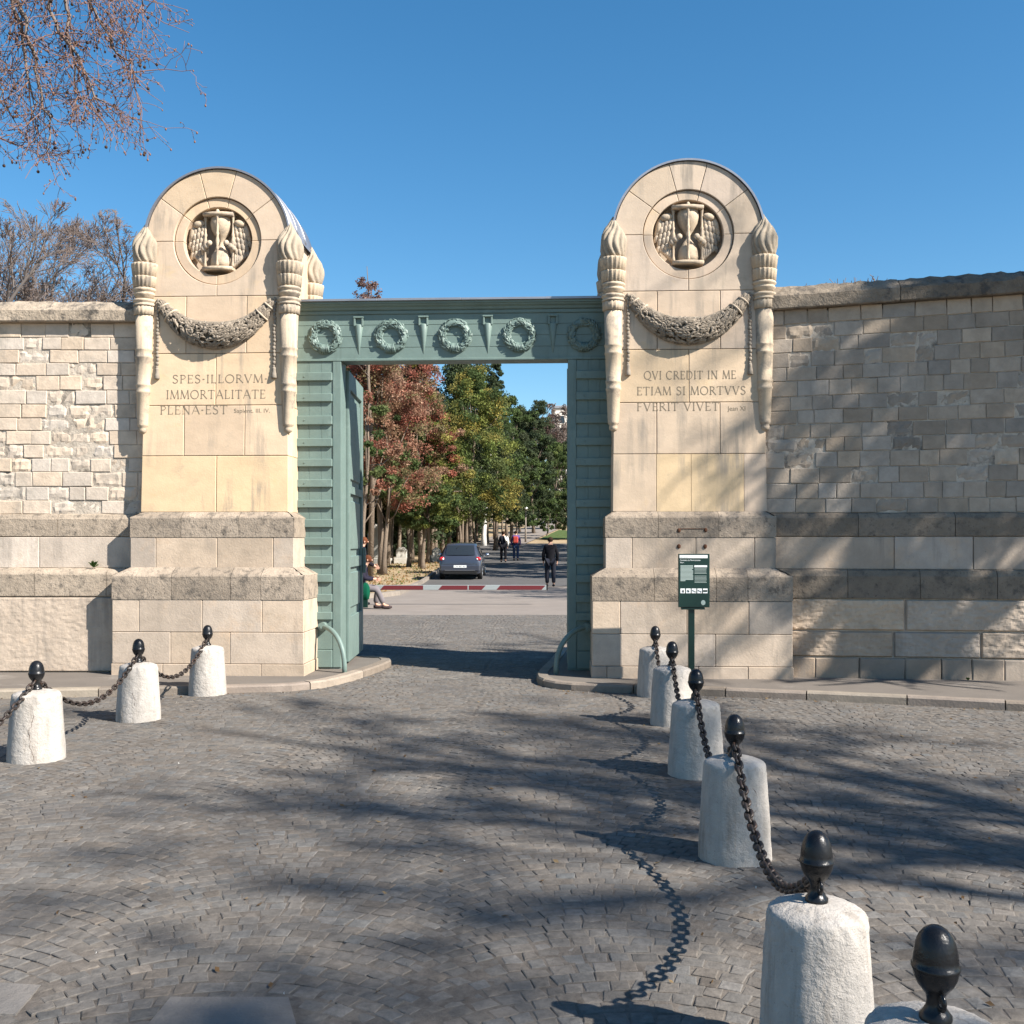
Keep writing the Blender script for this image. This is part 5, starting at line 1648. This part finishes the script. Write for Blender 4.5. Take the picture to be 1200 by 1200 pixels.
# the tree on the right pavement: its leaning limbs are the diagonal shadows on the wall
def wall_tree():
    R = random.Random(5); x, y = 13.8, 6.9
    root = empty('plane_tree', (x, y, ZP), 0, 'plane tree near the right wall, out of frame, casting thick limb shadows on it', 'tree')
    sv = Vector((.73, -.43, .69))
    def back(px, py, t):
        u, z = FR.hit(px, py, -.1); return FR.world(u, -.1, z) + sv*t
    mb = MB(); mb.tube([(x, y, -.1), (x-.05, y, 3), (x, y+.05, 6.6), (x+.05, y, 8.9), (x-.05, y+.1, 11.0), (x+.1, y, 13.5)], [.38, .31, .27, .24, .19, .08], 14)
    mb.build('trunk', M['plane_bark'], root)
    out = []
    def limb(P, r0, r1, n=1, L=1.7):
        pts = []
        for k in range(len(P)-1):
            for q in range(4): pts.append(P[k].lerp(P[k+1], q/4)+Vector((R.gauss(0, .03), R.gauss(0, .03), R.gauss(0, .03))))
        pts.append(P[-1]); m = len(pts); rads = [r0+(r1-r0)*k/(m-1) for k in range(m)]
        out.append((pts, rads, 4))
        for k in range(2, m):
            for q in range(n):
                d = ((pts[min(k+1, m-1)]-pts[k-1]).normalized() + Vector((R.gauss(0, .5), R.gauss(0, .5), R.gauss(.1, .4)))).normalized()
                grow(out, pts[k], d, L*R.uniform(.5, 1), rads[k]*.42, 2, R, .13, .02, (2, 3), (.45, .65), (20, 50), 5, .2, .011)
    c = Vector((x, y, 0))
    limb([c+Vector((0, 0, 10.8)), back(1235, 260, 9.5), back(1150, 380, 9.4), back(1088, 517, 9.2), back(1032, 647, 9.1), back(1001, 777, 9.0)], .24, .17)
    limb([c+Vector((0, 0, 9.8)), back(1270, 450, 9.2), back(1200, 543, 9.0), back(1123, 630, 8.8), back(1045, 790, 8.6)], .29, .20, 1, 1.5)
    limb([c+Vector((.05, 0, 8.3)), back(1330, 590, 8.3), back(1200, 677, 8.2), back(1088, 765, 8.1), back(1040, 800, 8.1)], .20, .14, 1, 1.2)
    limb([c+Vector((0, 0, 11.4)), back(1100, 250, 9.9), back(990, 400, 9.9), back(925, 540, 9.8), back(892, 640, 9.7), back(880, 760, 9.7)], .12, .06, 1, 1.2)
    limb([c+Vector((.05, 0, 11.0)), back(1215, 330, 9.7), back(1160, 420, 9.6), back(1140, 470, 9.6)], .12, .06, 3, 2.0)
    limb([c+Vector((0, 0, 10.3)), back(1240, 400, 9.3), back(1180, 480, 9.3), back(1150, 560, 9.2), back(1110, 700, 9.1)], .15, .07, 2, 1.6)
    limb([c+Vector((0, 0, 11.8)), back(1240, 280, 9.9), back(1130, 330, 9.9), back(1060, 400, 9.9), back(1010, 520, 9.9)], .12, .05, 2, 1.6)
    for (z, az, el, L, rr) in ((8.5, 330, 40, 4.5, .10), (9.2, 270, 45, 4, .09), (10.4, 60, 60, 3.5, .08), (11.2, 180, 72, 3, .07)):
        a = math.radians(az); e = math.radians(el)
        grow(out, c+Vector((0, 0, z)), Vector((math.cos(a)*math.cos(e), math.sin(a)*math.cos(e), math.sin(e))), L, rr, 3, R, .10, .02, (4, 5), (.42, .65), (22, 55), 6, .25, .012)
    mb = MB(); skel_mesh(mb, out); mb.build('crown', M['twig'], root)
wall_tree()

# small weeds
def weed(x, y, z, seed, n, h, label, face=None):
    r = random.Random(seed); mb = MB()
    for k in range(n):
        a = r.uniform(0, 2*PI); l = r.uniform(.5, 1)*h; w = l*.22
        b = Vector((x, y, z)); e = b + Vector((math.cos(a)*l*.7, -abs(math.sin(a))*l*.5, l*r.uniform(.3, 1)))
        m_ = (b+e)/2 + Vector((0, 0, l*.15)); s_ = Vector((-math.sin(a), math.cos(a)*.3, .2)).normalized()*w
        g = r.uniform(.7, 1.3); i = mb.pts([b, m_+s_, e, m_-s_]); mb.face(i, (.07*g, .13*g, .03*g))
    tag(mb.build('weed', M['leaf'], at=(x, y, z)), label, 'weed')
p = FL.world((107-600)/F_*11.99+2.6, -.10, 1.30)
weed(p.x, p.y, 1.295, 1, 22, .10, 'small green plant growing on the ledge of the left wall')
weed(1.30, 10.92, .0, 2, 14, .05, 'tiny weed at the kerb behind the second farthest right bollard')
p = FR.world(2.05, -.14, .1); weed(p.x, p.y-.03, ZP, 3, 14, .05, 'tuft of weed at the foot of the right wall')

# ================================================================== BEHIND THE GATE
# traffic barrier
root = empty('traffic_barrier', (-4.6, 26.2, 0), 0, 'red and white lifting barrier arm across the forecourt', 'barrier')
mb = MB(); bz = .43; yb = 26.2
mb.box(-4.80, -4.45, yb-.15, yb+.15, 0, .75, (1, 1, 1), .02); mb.build('pivot_post', M['dark_green'], root)
XR = (640.5-600)/F_*yb
edges = [430, 448, 496, 517, 581, 592, 633, 640.5]
def bx_(p, sh): return (p-600)/F_*yb + sh
mb = MB(); mb.box(-4.45, XR, yb-.04, yb+.04, bz-.06, bz+.065, (1, 1, 1), .006); arm = mb.build('arm', M['redwhite_w'], root)
mb = MB()
for (a, b, s0, s1) in ((448, 496, 1, 0), (516, 548, 1, 0), (549.5, 567, 0, 1), (584, 637, 1, 1), (380, 430, 0, 0)):
    xa, xb = max(-4.44, bx_(a, 0)), bx_(b, 0)
    i = mb.pts([(xa-.05*s0, yb-.0425, bz-.052), (xb-.05*s1, yb-.0425, bz-.052), (xb+.05*s1, yb-.0425, bz+.057), (xa+.05*s0, yb-.0425, bz+.057)])
    mb.face(i)
    i = mb.pts([(xa, yb+.0425, bz-.052), (xb, yb+.0425, bz-.052), (xb, yb+.0425, bz+.057), (xa, yb+.0425, bz+.057)]); mb.face(i[::-1])
mb.build('red_band', M['redwhite_r'], arm)
mb = MB(); mb.box(XR+.001, XR+.03, yb-.045, yb+.045, bz-.07, bz+.07); mb.build('end_cap', M['rubber'], root)

# parked hatchback seen from behind
def car(cx, cy, h):
    root = empty('parked_car', (cx, cy, h), 0, 'grey blue hatchback parked at the left kerb behind the barrier, seen from behind', 'car')
    X = Matrix.Translation((cx, cy, h)) @ Matrix.Rotation(math.radians(-1.0), 4, 'Z')
    # stations: y, half width at belt, belt z, roof half width, roof z, bottom z
    st = [(0.0, .74, .62, .66, .70, .34), (.03, .82, .70, .74, .86, .24), (.10, .85, .82, .74, .99, .22), (.22, .865, .90, .66, 1.17, .22), (.40, .87, .93, .60, 1.40, .22), (.62, .875, .94, .60, 1.485, .22),
          (1.2, .88, .94, .61, 1.52, .22), (1.9, .88, .93, .61, 1.50, .22), (2.4, .88, .92, .58, 1.40, .22), (2.95, .87, .91, .62, 1.06, .22), (3.2, .86, .88, .66, .96, .22), (3.7, .82, .78, .62, .86, .22), (3.95, .72, .62, .52, .68, .28), (4.0, .62, .55, .42, .58, .34)]
    def sec(s_):
        y, w, b, rw, rz, z0 = s_
        half = [(0, z0), (w*.80, z0), (w*.95, z0+.06), (w*1.0, (z0+b)*.5), (w*1.0, b-.08), (w*.965, b), ((w*.965+rw)*.5, (b+rz)*.5), (rw, rz-.035), (rw*.85, rz-.008), (0, rz+.012)]
        return [(x, y, z) for x, z in half] + [(-x, y, z) for x, z in half[-2:0:-1]]
    mb = MB(X); rings = [mb.pts(sec(s_)) for s_ in st]; n = len(rings[0])
    for k in range(len(st)-1):
        for j in range(n):
            i = (j+1) % n; mb.face((rings[k][j], rings[k][i], rings[k+1][i], rings[k+1][j]), (1, 1, 1), True)
    mb.face(rings[0][::-1], (1, 1, 1), True); mb.face(rings[-1])
    body = mb.build('body', M['car'], root)
    mb = MB(X)   # rear window, follows the hatch
    rows_ = [(.115, .60, 1.0), (.20, .585, 1.15), (.30, .565, 1.28), (.39, .54, 1.395)]
    idx = []
    for (y, w, z) in rows_:
        idx.append(mb.pts([(w*(-1+2*q/8), y-.045+.03*abs(-1+2*q/8)**3, z+.015) for q in range(9)]))
    for a, b in zip(idx[:-1], idx[1:]):
        for q in range(8): mb.face((a[q], a[q+1], b[q+1], b[q]), (1, 1, 1), True)
    mb.build('rear_window', M['glass'], root)
    for s_ in (-1, 1):
        mb = MB(X)
        P = [(.50, .96), (1.15, .96), (1.15, 1.42), (.72, 1.42)]
        P2 = [(1.20, .96), (2.72, .95), (2.28, 1.34), (1.95, 1.42), (1.20, 1.44)]
        for PP in (P, P2):
            def xx(y, z): 
                f = (z-.93)/.55; return s_*(.862 - .245*f + .012)
            i = mb.pts([(xx(a, b), a, b) for a, b in PP]); mb.face(i if s_ > 0 else i[::-1])
        mb.build('side_window', M['glass'], root)
        mb = MB(X)  # tail lamp
        mb.blob((s_*.735, .075, .86), (.125, .07, .085), Matrix.Rotation(-s_*.25, 3, 'Z'), 12, 8)
        tl = mb.build('tail_lamp', M['redlens'], root)
        mb = MB(X); mb.blob((s_*.70, .02, .85), (.045, .02, .035), None, 8, 6); mb.build('clear_lens', M['white'], tl)
        mb = MB(X); mb.blob((s_*1.0, 2.42, 1.0), (.11, .07, .075), None, 10, 7); mb.box(min(s_*.86, s_*.95), max(s_*.86, s_*.95), 2.39, 2.45, .95, .98)
        mb.build('wing_mirror', M['chrome'], root)
        for y in (.70, 3.22):
            Wm = X @ Matrix.Translation((s_*.78, y, .31)) @ Matrix.Rotation(PI/2, 4, 'Y')
            mb = MB(Wm); mb.lathe([(.19, -.095), (.27, -.10), (.305, -.08), (.31, -.02), (.31, .02), (.305, .08), (.27, .10), (.19, .095)], n=28)
            ty = mb.build('wheel', M['rubber'], root)
            mb = MB(Wm); mb.lathe([(.185, -.10), (.19, -.104), (.19, .104), (.185, .10)], n=28)
            for q in range(5):
                a = 2*PI*q/5; mb.box(-.02, .02, 0, .17, s_*.104, s_*.108) if False else mb.tube([(0, 0, s_*.105), (.17*math.cos(a), .17*math.sin(a), s_*.105)], .016, 5)
            mb.build('rim', M['chrome'], ty)
    mb = MB(X)
    mb.box(-.80, .80, -.035, .03, .36, .60, (1, 1, 1), .03); bp_ = mb.build('rear_bumper', M['car'], root)
    mb = MB(X); mb.box(-.26, .26, -.045, -.034, .50, .60, (1, 1, 1), .003); pl = mb.build('number_plate', M['white'], root)
    mb = MB(X); put_text(mb, 'CW-867-XH', -.225, .525, .055, -.0465, .45); mb.build('plate_text', M['rubber'], pl)
    mb = MB(X); mb.box(-.62, .62, -.040, -.030, .385, .405, (1, 1, 1), .003); mb.box(-.7, .7, -.030, 0, .25, .36, (1, 1, 1), .02) if False else None
    mb.build('bumper_trim', M['chrome'], root)
    mb = MB(X); mb.box(-.70, .70, -.028, .1, .23, .355, (1, 1, 1), .02); mb.build('diffuser', M['rubber'], root)
    mb = MB(X); mb.tube([(0, .36, 1.43), (-.18, .23, 1.27)], .008, 5); mb.build('rear_wiper', M['rubber'], root)
    mb = MB(X); mb.tube([(0, .9, 1.52), (0, .75, 1.66)], .006, 5); mb.build('aerial', M['rubber'], root)
    for s_ in (-.32, .32):
        mb = MB(X); mb.box(s_-.22, s_+.22, 1.0, 1.12, .9, 1.22, (1, 1, 1), .04); mb.blob((s_, 1.06, 1.32), (.12, .05, .09)); mb.build('seat_back', M['rubber'], root)
    return root
cy = 41.8; car(-2.12, cy, ground_h(0, cy)+.0)

# ---- people
def skin_mesh(nodes, edges, root_i, sub=1):
    me = bpy.data.meshes.new('sk'); me.from_pydata([n[:3] for n in nodes], edges, []); 
    o = bpy.data.objects.new('sk', me); C.objects.link(o)
    o.modifiers.new('s', 'SKIN')
    me.skin_vertices[0].data[root_i].use_root = True
    for k, n in enumerate(nodes):
        rr = n[3]; rx, ry = (rr if isinstance(rr, tuple) else (rr, rr))
        me.skin_vertices[0].data[k].radius = (rx, ry)
        if k != root_i: me.skin_vertices[0].data[k].use_root = False
    m2 = o.modifiers.new('b', 'SUBSURF'); m2.levels = sub; m2.render_levels = sub
    dg = bpy.context.evaluated_depsgraph_get(); dg.update()
    e = o.evaluated_get(dg); m3 = e.to_mesh()
    V = [tuple(v.co) for v in m3.vertices]; F = [tuple(p.vertices) for p in m3.polygons]
    e.to_mesh_clear(); bpy.data.objects.remove(o); bpy.data.meshes.remove(me)
    return V, F
def person(loc, face_deg, label, J, coat, legs, shoe, hair, coat_len=.80, extra=None, scale=1.0, hairlong=False):
    """J: joints (figure faces local +Y)"""
    root = empty('person', loc, math.radians(face_deg), label, 'person')
    X = Matrix.Translation(loc) @ Matrix.Rotation(math.radians(face_deg), 4, 'Z') @ Matrix.Scale(scale, 4)
    j = {k: Vector(v) for k, v in J.items()}
    def chain_nodes(inf):
        N = []; E = []
        def add(p, r_): N.append((p.x, p.y, p.z, r_)); return len(N)-1
        pel = add(j['pelvis'], .13*inf); wa = add(j['pelvis'].lerp(j['chest'], .45), .115*inf); ch = add(j['chest'], .145*inf); ne = add(j['neck'], .055)
        hd = add(j['head'] + (j['neck']-j['head'])*.35, .07); h2 = add(j['head'], .085); h3 = add(j['head']+(j['head']-j['neck']).normalized()*.075, .07)
        E += [(pel, wa), (wa, ch), (ch, ne), (ne, hd), (hd, h2), (h2, h3)]
        for s_ in 'lr':
            sh = add(j['sh'+s_], .062*inf); el = add(j['el'+s_], .045*inf); wr = add(j['wr'+s_], .03*inf); ha = add(j['wr'+s_]+(j['wr'+s_]-j['el'+s_]).normalized()*.075, .036)
            E += [(ch, sh), (sh, el), (el, wr), (wr, ha)]
            hp = add(j['hp'+s_], .09*inf); kn = add(j['kn'+s_], .06*inf); an = add(j['an'+s_], .04*inf); ft = add(j['an'+s_]+j.get('fdir', Vector((0, 1, 0)))*.15+Vector((0, 0, -.045)), .036)
            E += [(pel, hp), (hp, kn), (kn, an), (an, ft)]
        return N, E
    N, E = chain_nodes(1.0)
    V, F = skin_mesh(N, E, 0)
    mb = MB(X); mb.add_mesh(V, F, sm=True)
    hdir = (j['head']-j['neck']).normalized(); fw = j.get('look', Vector((0, 1, 0)))
    mb.blob(j['head']+fw*.095-hdir*.0, (.014, .022, .022), None, 6, 4)            # nose
    sd = fw.cross(Vector((0, 0, 1))).normalized()
    for s_ in (-1, 1):
        mb.blob(j['head']+sd*s_*.085, (.014, .02, .032), None, 6, 4)               # ears
        e = 'r' if s_ > 0 else 'l'
        d = (j['wr'+e]-j['el'+e]).normalized(); hp_ = j['wr'+e]+d*.11; q = d.cross(Vector((s_, 0, 0.01))).normalized()
        for k in range(4):
            o = q*(k-1.5)*.019; L = (.062, .072, .068, .052)[k]
            mb.tube([hp_+o-d*.03, hp_+o+d*L*.5, hp_+o+d*L+Vector((-s_*.015, 0, 0))], [.010, .009, .006], 6)
        mb.tube([j['wr'+e]+d*.05+q*.02, j['wr'+e]+d*.09+q*.055, j['wr'+e]+d*.12+q*.06], [.011, .010, .007], 6)
    mb.build('body', M['skin'], root)
    # coat
    N2 = []; E2 = []
    def add(p, r_): N2.append((p.x, p.y, p.z, r_)); return len(N2)-1
    hem = j['pelvis'] + Vector((0, 0, coat_len-j['pelvis'].z)) if 'sit' not in J else j['pelvis']+Vector((0, 0, -.02))
    a = add(hem, (.225, .17)); b = add(j['pelvis'].lerp(j['chest'], .4), (.175, .145)); c = add(j['chest'], (.185, .16)); d_ = add(j['chest'].lerp(j['neck'], .92), (.08, .075))
    E2 += [(a, b), (b, c), (c, d_)]
    for s_ in 'lr':
        sh = add(j['sh'+s_], .085); el = add(j['el'+s_], .066); wr = add(j['wr'+s_], .05); E2 += [(c, sh), (sh, el), (el, wr)]
    V, F = skin_mesh(N2, E2, 0); mb = MB(X); mb.add_mesh(V, F, sm=True); mb.build('coat', coat, root)
    N3 = []; E3 = []
    def add3(p, r_): N3.append((p.x, p.y, p.z, r_)); return len(N3)-1
    a = add3(j['pelvis'], .15)
    for s_ in 'lr':
        hp = add3(j['hp'+s_], .11); kn = add3(j['kn'+s_], .085); an = add3(j['an'+s_]+Vector((0, 0, .02)), .07); E3 += [(a, hp), (hp, kn), (kn, an)]
    V, F = skin_mesh(N3, E3, 0); mb = MB(X); mb.add_mesh(V, F, sm=True); mb.build('trousers', legs, root)
    for s_ in 'lr':
        f = j.get('fdir', Vector((0, 1, 0))); mb = MB(X); c = j['an'+s_]+f*.07+Vector((0, 0, -.05))
        mb.tube([c-f*.12, c-f*.05, c+f*.06, c+f*.13], [.038, .045, .045, .025], 10); mb.build('shoe', shoe, root)
    mb = MB(X)
    mb.blob(j['head']+hdir*.035-fw*.022, (.095, .10, .098), None, 12, 8)
    if hairlong: mb.blob(j['head']-hdir*.08-fw*.05, (.085, .055, .13), None, 10, 7)
    mb.build('hair', hair, root)
    if extra: extra(X, j, root)
    return root
def stand(stride=.0, armb=.0, bend=0):
    return dict(pelvis=(0, 0, .95), chest=(0, .01, 1.32), neck=(0, .02, 1.50), head=(0, .04, 1.63), shl=(-.18, 0, 1.41), shr=(.18, 0, 1.41),
        ell=(-.25, -.03+armb, 1.14), elr=(.25, -.03-armb, 1.14), wrl=(-.24, .06+armb, .90), wrr=(.24, .06-armb, .90),
        hpl=(-.10, 0, .90), hpr=(.10, 0, .90), knl=(-.11, .04+stride*.5, .50), knr=(.11, .02-stride*.4, .50), anl=(-.11, stride, .09), anr=(.11, -stride, .10))
blk = cloth(24, 24, 28); drk = cloth(34, 36, 44)
hairb = cloth(48, 36, 28)
d = 36.4
def shoulder_bag(colr, side=1):
    def f(X, j, root):
        mb = MB(X); mb.box(.16*side-.09+.08, .16*side+.09+.08, -.16, -.04, .72, .98, (1, 1, 1), .03); bg_ = mb.build('shoulder_bag', colr, root)
    return f
person(((645-600)/F_*d, d, 0), 3, 'person in a long black coat and dark trousers walking away in the gateway', stand(.06, .03), blk, drk, blk, hairb, .74, scale=1.01)
d = 58
def white_sleeve(X, j, root):
    mb = MB(X); mb.tube([j['shr'], j['elr'], j['wrr']], [.088, .072, .055], 10); mb.tube([j['shr']+Vector((-.12, -.1, .06)), j['elr']+Vector((-.10, -.12, .05))], [.05, .06], 8); mb.build('pale_sleeve', cloth(225, 220, 210), root)
h = ground_h(0, d)
person(((590-600)/F_*d, d, h), 5, 'left of two distant walkers, dark jacket with one pale sleeve and dark trousers', stand(.12, .06), drk, blk, blk, hairb, .88, white_sleeve)
d = 60; h = ground_h(0, d)
def backpack(X, j, root):
    mb = MB(X); mb.box(-.15, .15, -.30, -.12, 1.02, 1.42, (1, 1, 1), .05); mb.build('backpack', cloth(165, 70, 62), root)
person(((604.5-600)/F_*d, d, h), -4, 'right of two distant walkers, red backpack, violet jacket and blue jeans', stand(.05, .03), cloth(90, 70, 125), cloth(52, 66, 96), blk, hairb, .92, backpack)
# seated person with a green bag, and someone standing behind
sitJ = dict(sit=(0, 0, 0), pelvis=(0, 0, .52), chest=(0, .10, .90), neck=(0, .16, 1.06), head=(0, .23, 1.17), shl=(-.18, .10, .98), shr=(.18, .10, .98),
    ell=(-.23, .16, .74), elr=(.23, .16, .74), wrl=(-.12, .38, .72), wrr=(.12, .38, .72), hpl=(-.1, .04, .50), hpr=(.1, .04, .50),
    knl=(-.11, .46, .50), knr=(.11, .46, .48), anl=(-.11, .40, .10), anr=(.11, .62, .10))
def green_bag(X, j, root): pass
d = 24.6; sx_ = (420-600)/F_*d
person((sx_, d, -.01), -90, 'person seated on a bench beside the left gate leaf, grey leggings, dark jacket', sitJ, cloth(40, 38, 50), cloth(112, 106, 108), cloth(70, 60, 60), cloth(88, 52, 36), .5, None, hairlong=True)
root = empty('bench', (sx_-.05, d, 0), 0, 'low bench half hidden behind the gate leaf under the seated person', 'bench')
mb = MB(Matrix.Translation((sx_-.05, d, 0))); 
for q in range(4): mb.box(-.24+q*.12, -.13+q*.12, -.7, .7, .34, .375, (1, 1, 1), .004)
mb.build('seat', M['dark_green'], root)
for s_ in (-.55, .55):
    mb = MB(Matrix.Translation((sx_-.05, d, 0))); mb.box(-.2, .2, s_-.03, s_+.03, -.02, .338, (1, 1, 1), .005); mb.build('leg', M['dark_green'], root)
bgp = Vector((sx_+.20, d-.24, .42))
root = empty('shoulder_bag', tuple(bgp+Vector((0, 0, -.17))), 0, 'bright green bag hanging from the lap of the seated person', 'bag')
mb = MB(); mb.lathe([(.10, -.20), (.17, -.18), (.19, -.05), (.16, .10), (.09, .19), (.04, .21)], tuple(bgp), 16, (1, 1, 1), lambda q, z, a: .60*q*(1+.12*math.sin(3*a+z*9))*(.55+.45*abs(math.cos(a)))); mb.build('pouch', cloth(12, 74, 54), root)
mb = MB(); mb.tube([bgp+Vector((-.15, 0, .1)), bgp+Vector((-.2, .1, .3)), bgp+Vector((-.12, .2, .42))], .014, 6); mb.build('strap', cloth(20, 100, 70), root)
d = 25.8
J2 = stand(0); J2.update(wrr=(.14, .30, 1.0), wrl=(-.14, .30, 1.02), elr=(.24, .08, 1.12), ell=(-.24, .08, 1.12), head=(0, .07, 1.60))
person(((423.5-600)/F_*d, d, 0), -75, 'person in a dark coat standing behind the seated person with the green bag', J2, cloth(38, 34, 40), drk, blk, cloth(96, 58, 38), .72)

# lamp post far along the road
lx, ly = (616-600)/F_*92, 92; h = ground_h(lx, ly)
root = empty('street_lamp', (lx, ly, h), 0, 'slim pale lamp post at the end of the road left of the lawn', 'street lamp')
mb = MB(); mb.tube([(lx, ly, h-.1), (lx, ly, h+1.2), (lx, ly, h+2.9)], [.10, .07, .055], 10); mb.build('post', M['kerb'], root)
mb = MB(); mb.lathe([(.08, 2.9), (.22, 3.0), (.2, 3.12), (.06, 3.18)], (lx, ly, h), 14); mb.build('lamp_head', M['white'], root)
# tombs between the trunks
tl = ['pale tomb slab between the first trunks', 'low pale tomb between the second and third trunks', 'small low tomb just left of the car', 'small tomb at the wood edge', 'tall chapel tomb far left in the wood', 'broken pale tomb behind the second trunk']
for k, (xp, d, w, hh) in enumerate([(439, 56, .9, 2.2), (470, 57, .6, .9), (512, 60, .5, .8)]):
    x = (xp-600)/F_*d; h = ground_h(x, d)
    root = empty('tomb', (x, d, h), 0, tl[k], 'tomb', 'tombs under the trees')
    mb = MB(Matrix.Translation((x, d, h)) @ Matrix.Rotation(R.uniform(-.3, .3) if False else .2*((k % 3)-1), 4, 'Z'))
    mb.box(-w/2-.1, w/2+.1, -.1, 1.6, -.2, .3, (1, 1, 1), .03); mb.build('base', M['grave'], root)
    mb = MB(Matrix.Translation((x, d, h)) @ Matrix.Rotation(.2*((k % 3)-1), 4, 'Z'))
    poly = [(-w/2, .302), (w/2, .302), (w/2, hh*.75), (0, hh), (-w/2, hh*.75)] if k % 2 == 0 else [(-w/2, .302), (w/2, .302), (w/2, hh*.8), (w*.25, hh*.97), (-w*.25, hh*.97), (-w/2, hh*.8)]
    mb.block(poly, .1, .35, .03, 0, (1, 1, 1)); b = mb.pts([(p[0], .45, p[1]) for p in poly]); mb.face(b[::-1])
    mb.build('headstone', M['grave'], root)
# pale apartment building far up the hill
bx0, by0 = 9.6, 230; h = 8
root = empty('apartment_building', (bx0+7, by0, h), 0, 'pale multi storey building far up the hill behind trees at the right post', 'building')
mb = MB(); mb.box(bx0, bx0+15, by0, by0+12, h-3, 31.5, (1, 1, 1), .05); mb.build('wall', M['facade'], root)
mb = MB(); mb.box(bx0-.3, bx0+15.3, by0-.3, by0+12.3, 31.51, 32.2, (1, 1, 1), .1); rf = mb.build('roof', M['roofing'], root)
mb = MB(); mb.box(bx0+3, bx0+4.5, by0+4, by0+5, 32.21, 34, (1, 1, 1), .05); mb.build('chimney', M['roofing'], rf)
for fl in range(7):
    for q in range(5):
        x0 = bx0+1.0+q*2.9; z0_ = 10.5+fl*2.95
        mb = MB(); mb.box(x0, x0+1.2, by0-.04, by0+.02, z0_, z0_+1.7); wd = mb.build('window', M['glass'], root)
        mb = MB(); mb.box(x0-.1, x0+1.3, by0-.12, by0-.001, z0_-.16, z0_-.01); mb.build('sill', M['facade'], wd)

# litter on the setts
lr = random.Random(9)
# cracks in three of the bollards
def crack(key, a0, z0, z1, seed):
    p, rz = B[key]; r = random.Random(seed); mb = MB(); P = []
    a = a0; n = 26
    for k in range(n+1):
        z = z0+(z1-z0)*k/n; a += r.gauss(0, .035)
        rr = (.1925-.029*min(1, max(0, (z-.05)/.42)))*{'R2': .95, 'L1': 1.04}.get(key, 1.0)
        P.append((p.x+rr*math.cos(a), p.y+rr*math.sin(a), p.z+z))
    mb.tube(P, [.0012 + .0010*abs(math.sin(k*.9)) for k in range(n+1)], 4, (.5, .42, .35))
    tgt = [o for o in C.objects if o.name.startswith('stone_bollard') and (o.location-p).length < .01][0]
    INV[tgt.name] = (Matrix.Translation(tgt.location) @ Matrix.Rotation(tgt.rotation_euler.z, 4, 'Z') @ Matrix.Diagonal((tgt.scale.x, tgt.scale.y, 1, 1))).inverted()
    mb.build('crack', M['twig'], tgt)
crack('L1', -PI/2+.25, .02, .40, 1); crack('L2', -PI/2+.1, .15, .47, 2); crack('R2', -PI/2+.35, .22, .47, 3)

# dead leaves and small grit lying on the setts and along the kerbs
V = []; F = []; cc = []
for k in range(520):
    if k % 2:
        t = lr.uniform(0, 1); K = RK if lr.random() < .5 else LK; q = lr.randrange(2, len(K)-2)
        a = Vector(K[q]).lerp(Vector(K[q+1]), t); x = a.x + lr.gauss(0, .10); y = a.y - abs(lr.gauss(0, .14))
    else:
        y = lr.uniform(2.9, 12); x = lr.uniform(-.5*y-1, .5*y+1)
    if inside(RPOLY, x, y) or inside(LPOLY, x, y): continue
    z = undul(x, y) + .002; s_ = lr.uniform(.008, .022) if k % 5 else lr.uniform(.004, .007); a = lr.uniform(0, PI); b = len(V)
    dx, dy = math.cos(a)*s_, math.sin(a)*s_
    V += [(x-dx, y-dy, z), (x+dy*.5, y-dx*.5, z+lr.uniform(0, .012)), (x+dx, y+dy, z+lr.uniform(0, .01)), (x-dy*.5, y+dx*.5, z)]
    F.append((b, b+1, b+2, b+3)); cc.append([(.20, .12, .06), (.14, .09, .05), (.28, .20, .11)][k % 3] if k % 5 else (.55, .53, .50))
tag(np_obj('fallen_leaves', V, F, cc, M['leaf']), 'dead leaves and grit scattered over the setts', kind='stuff')
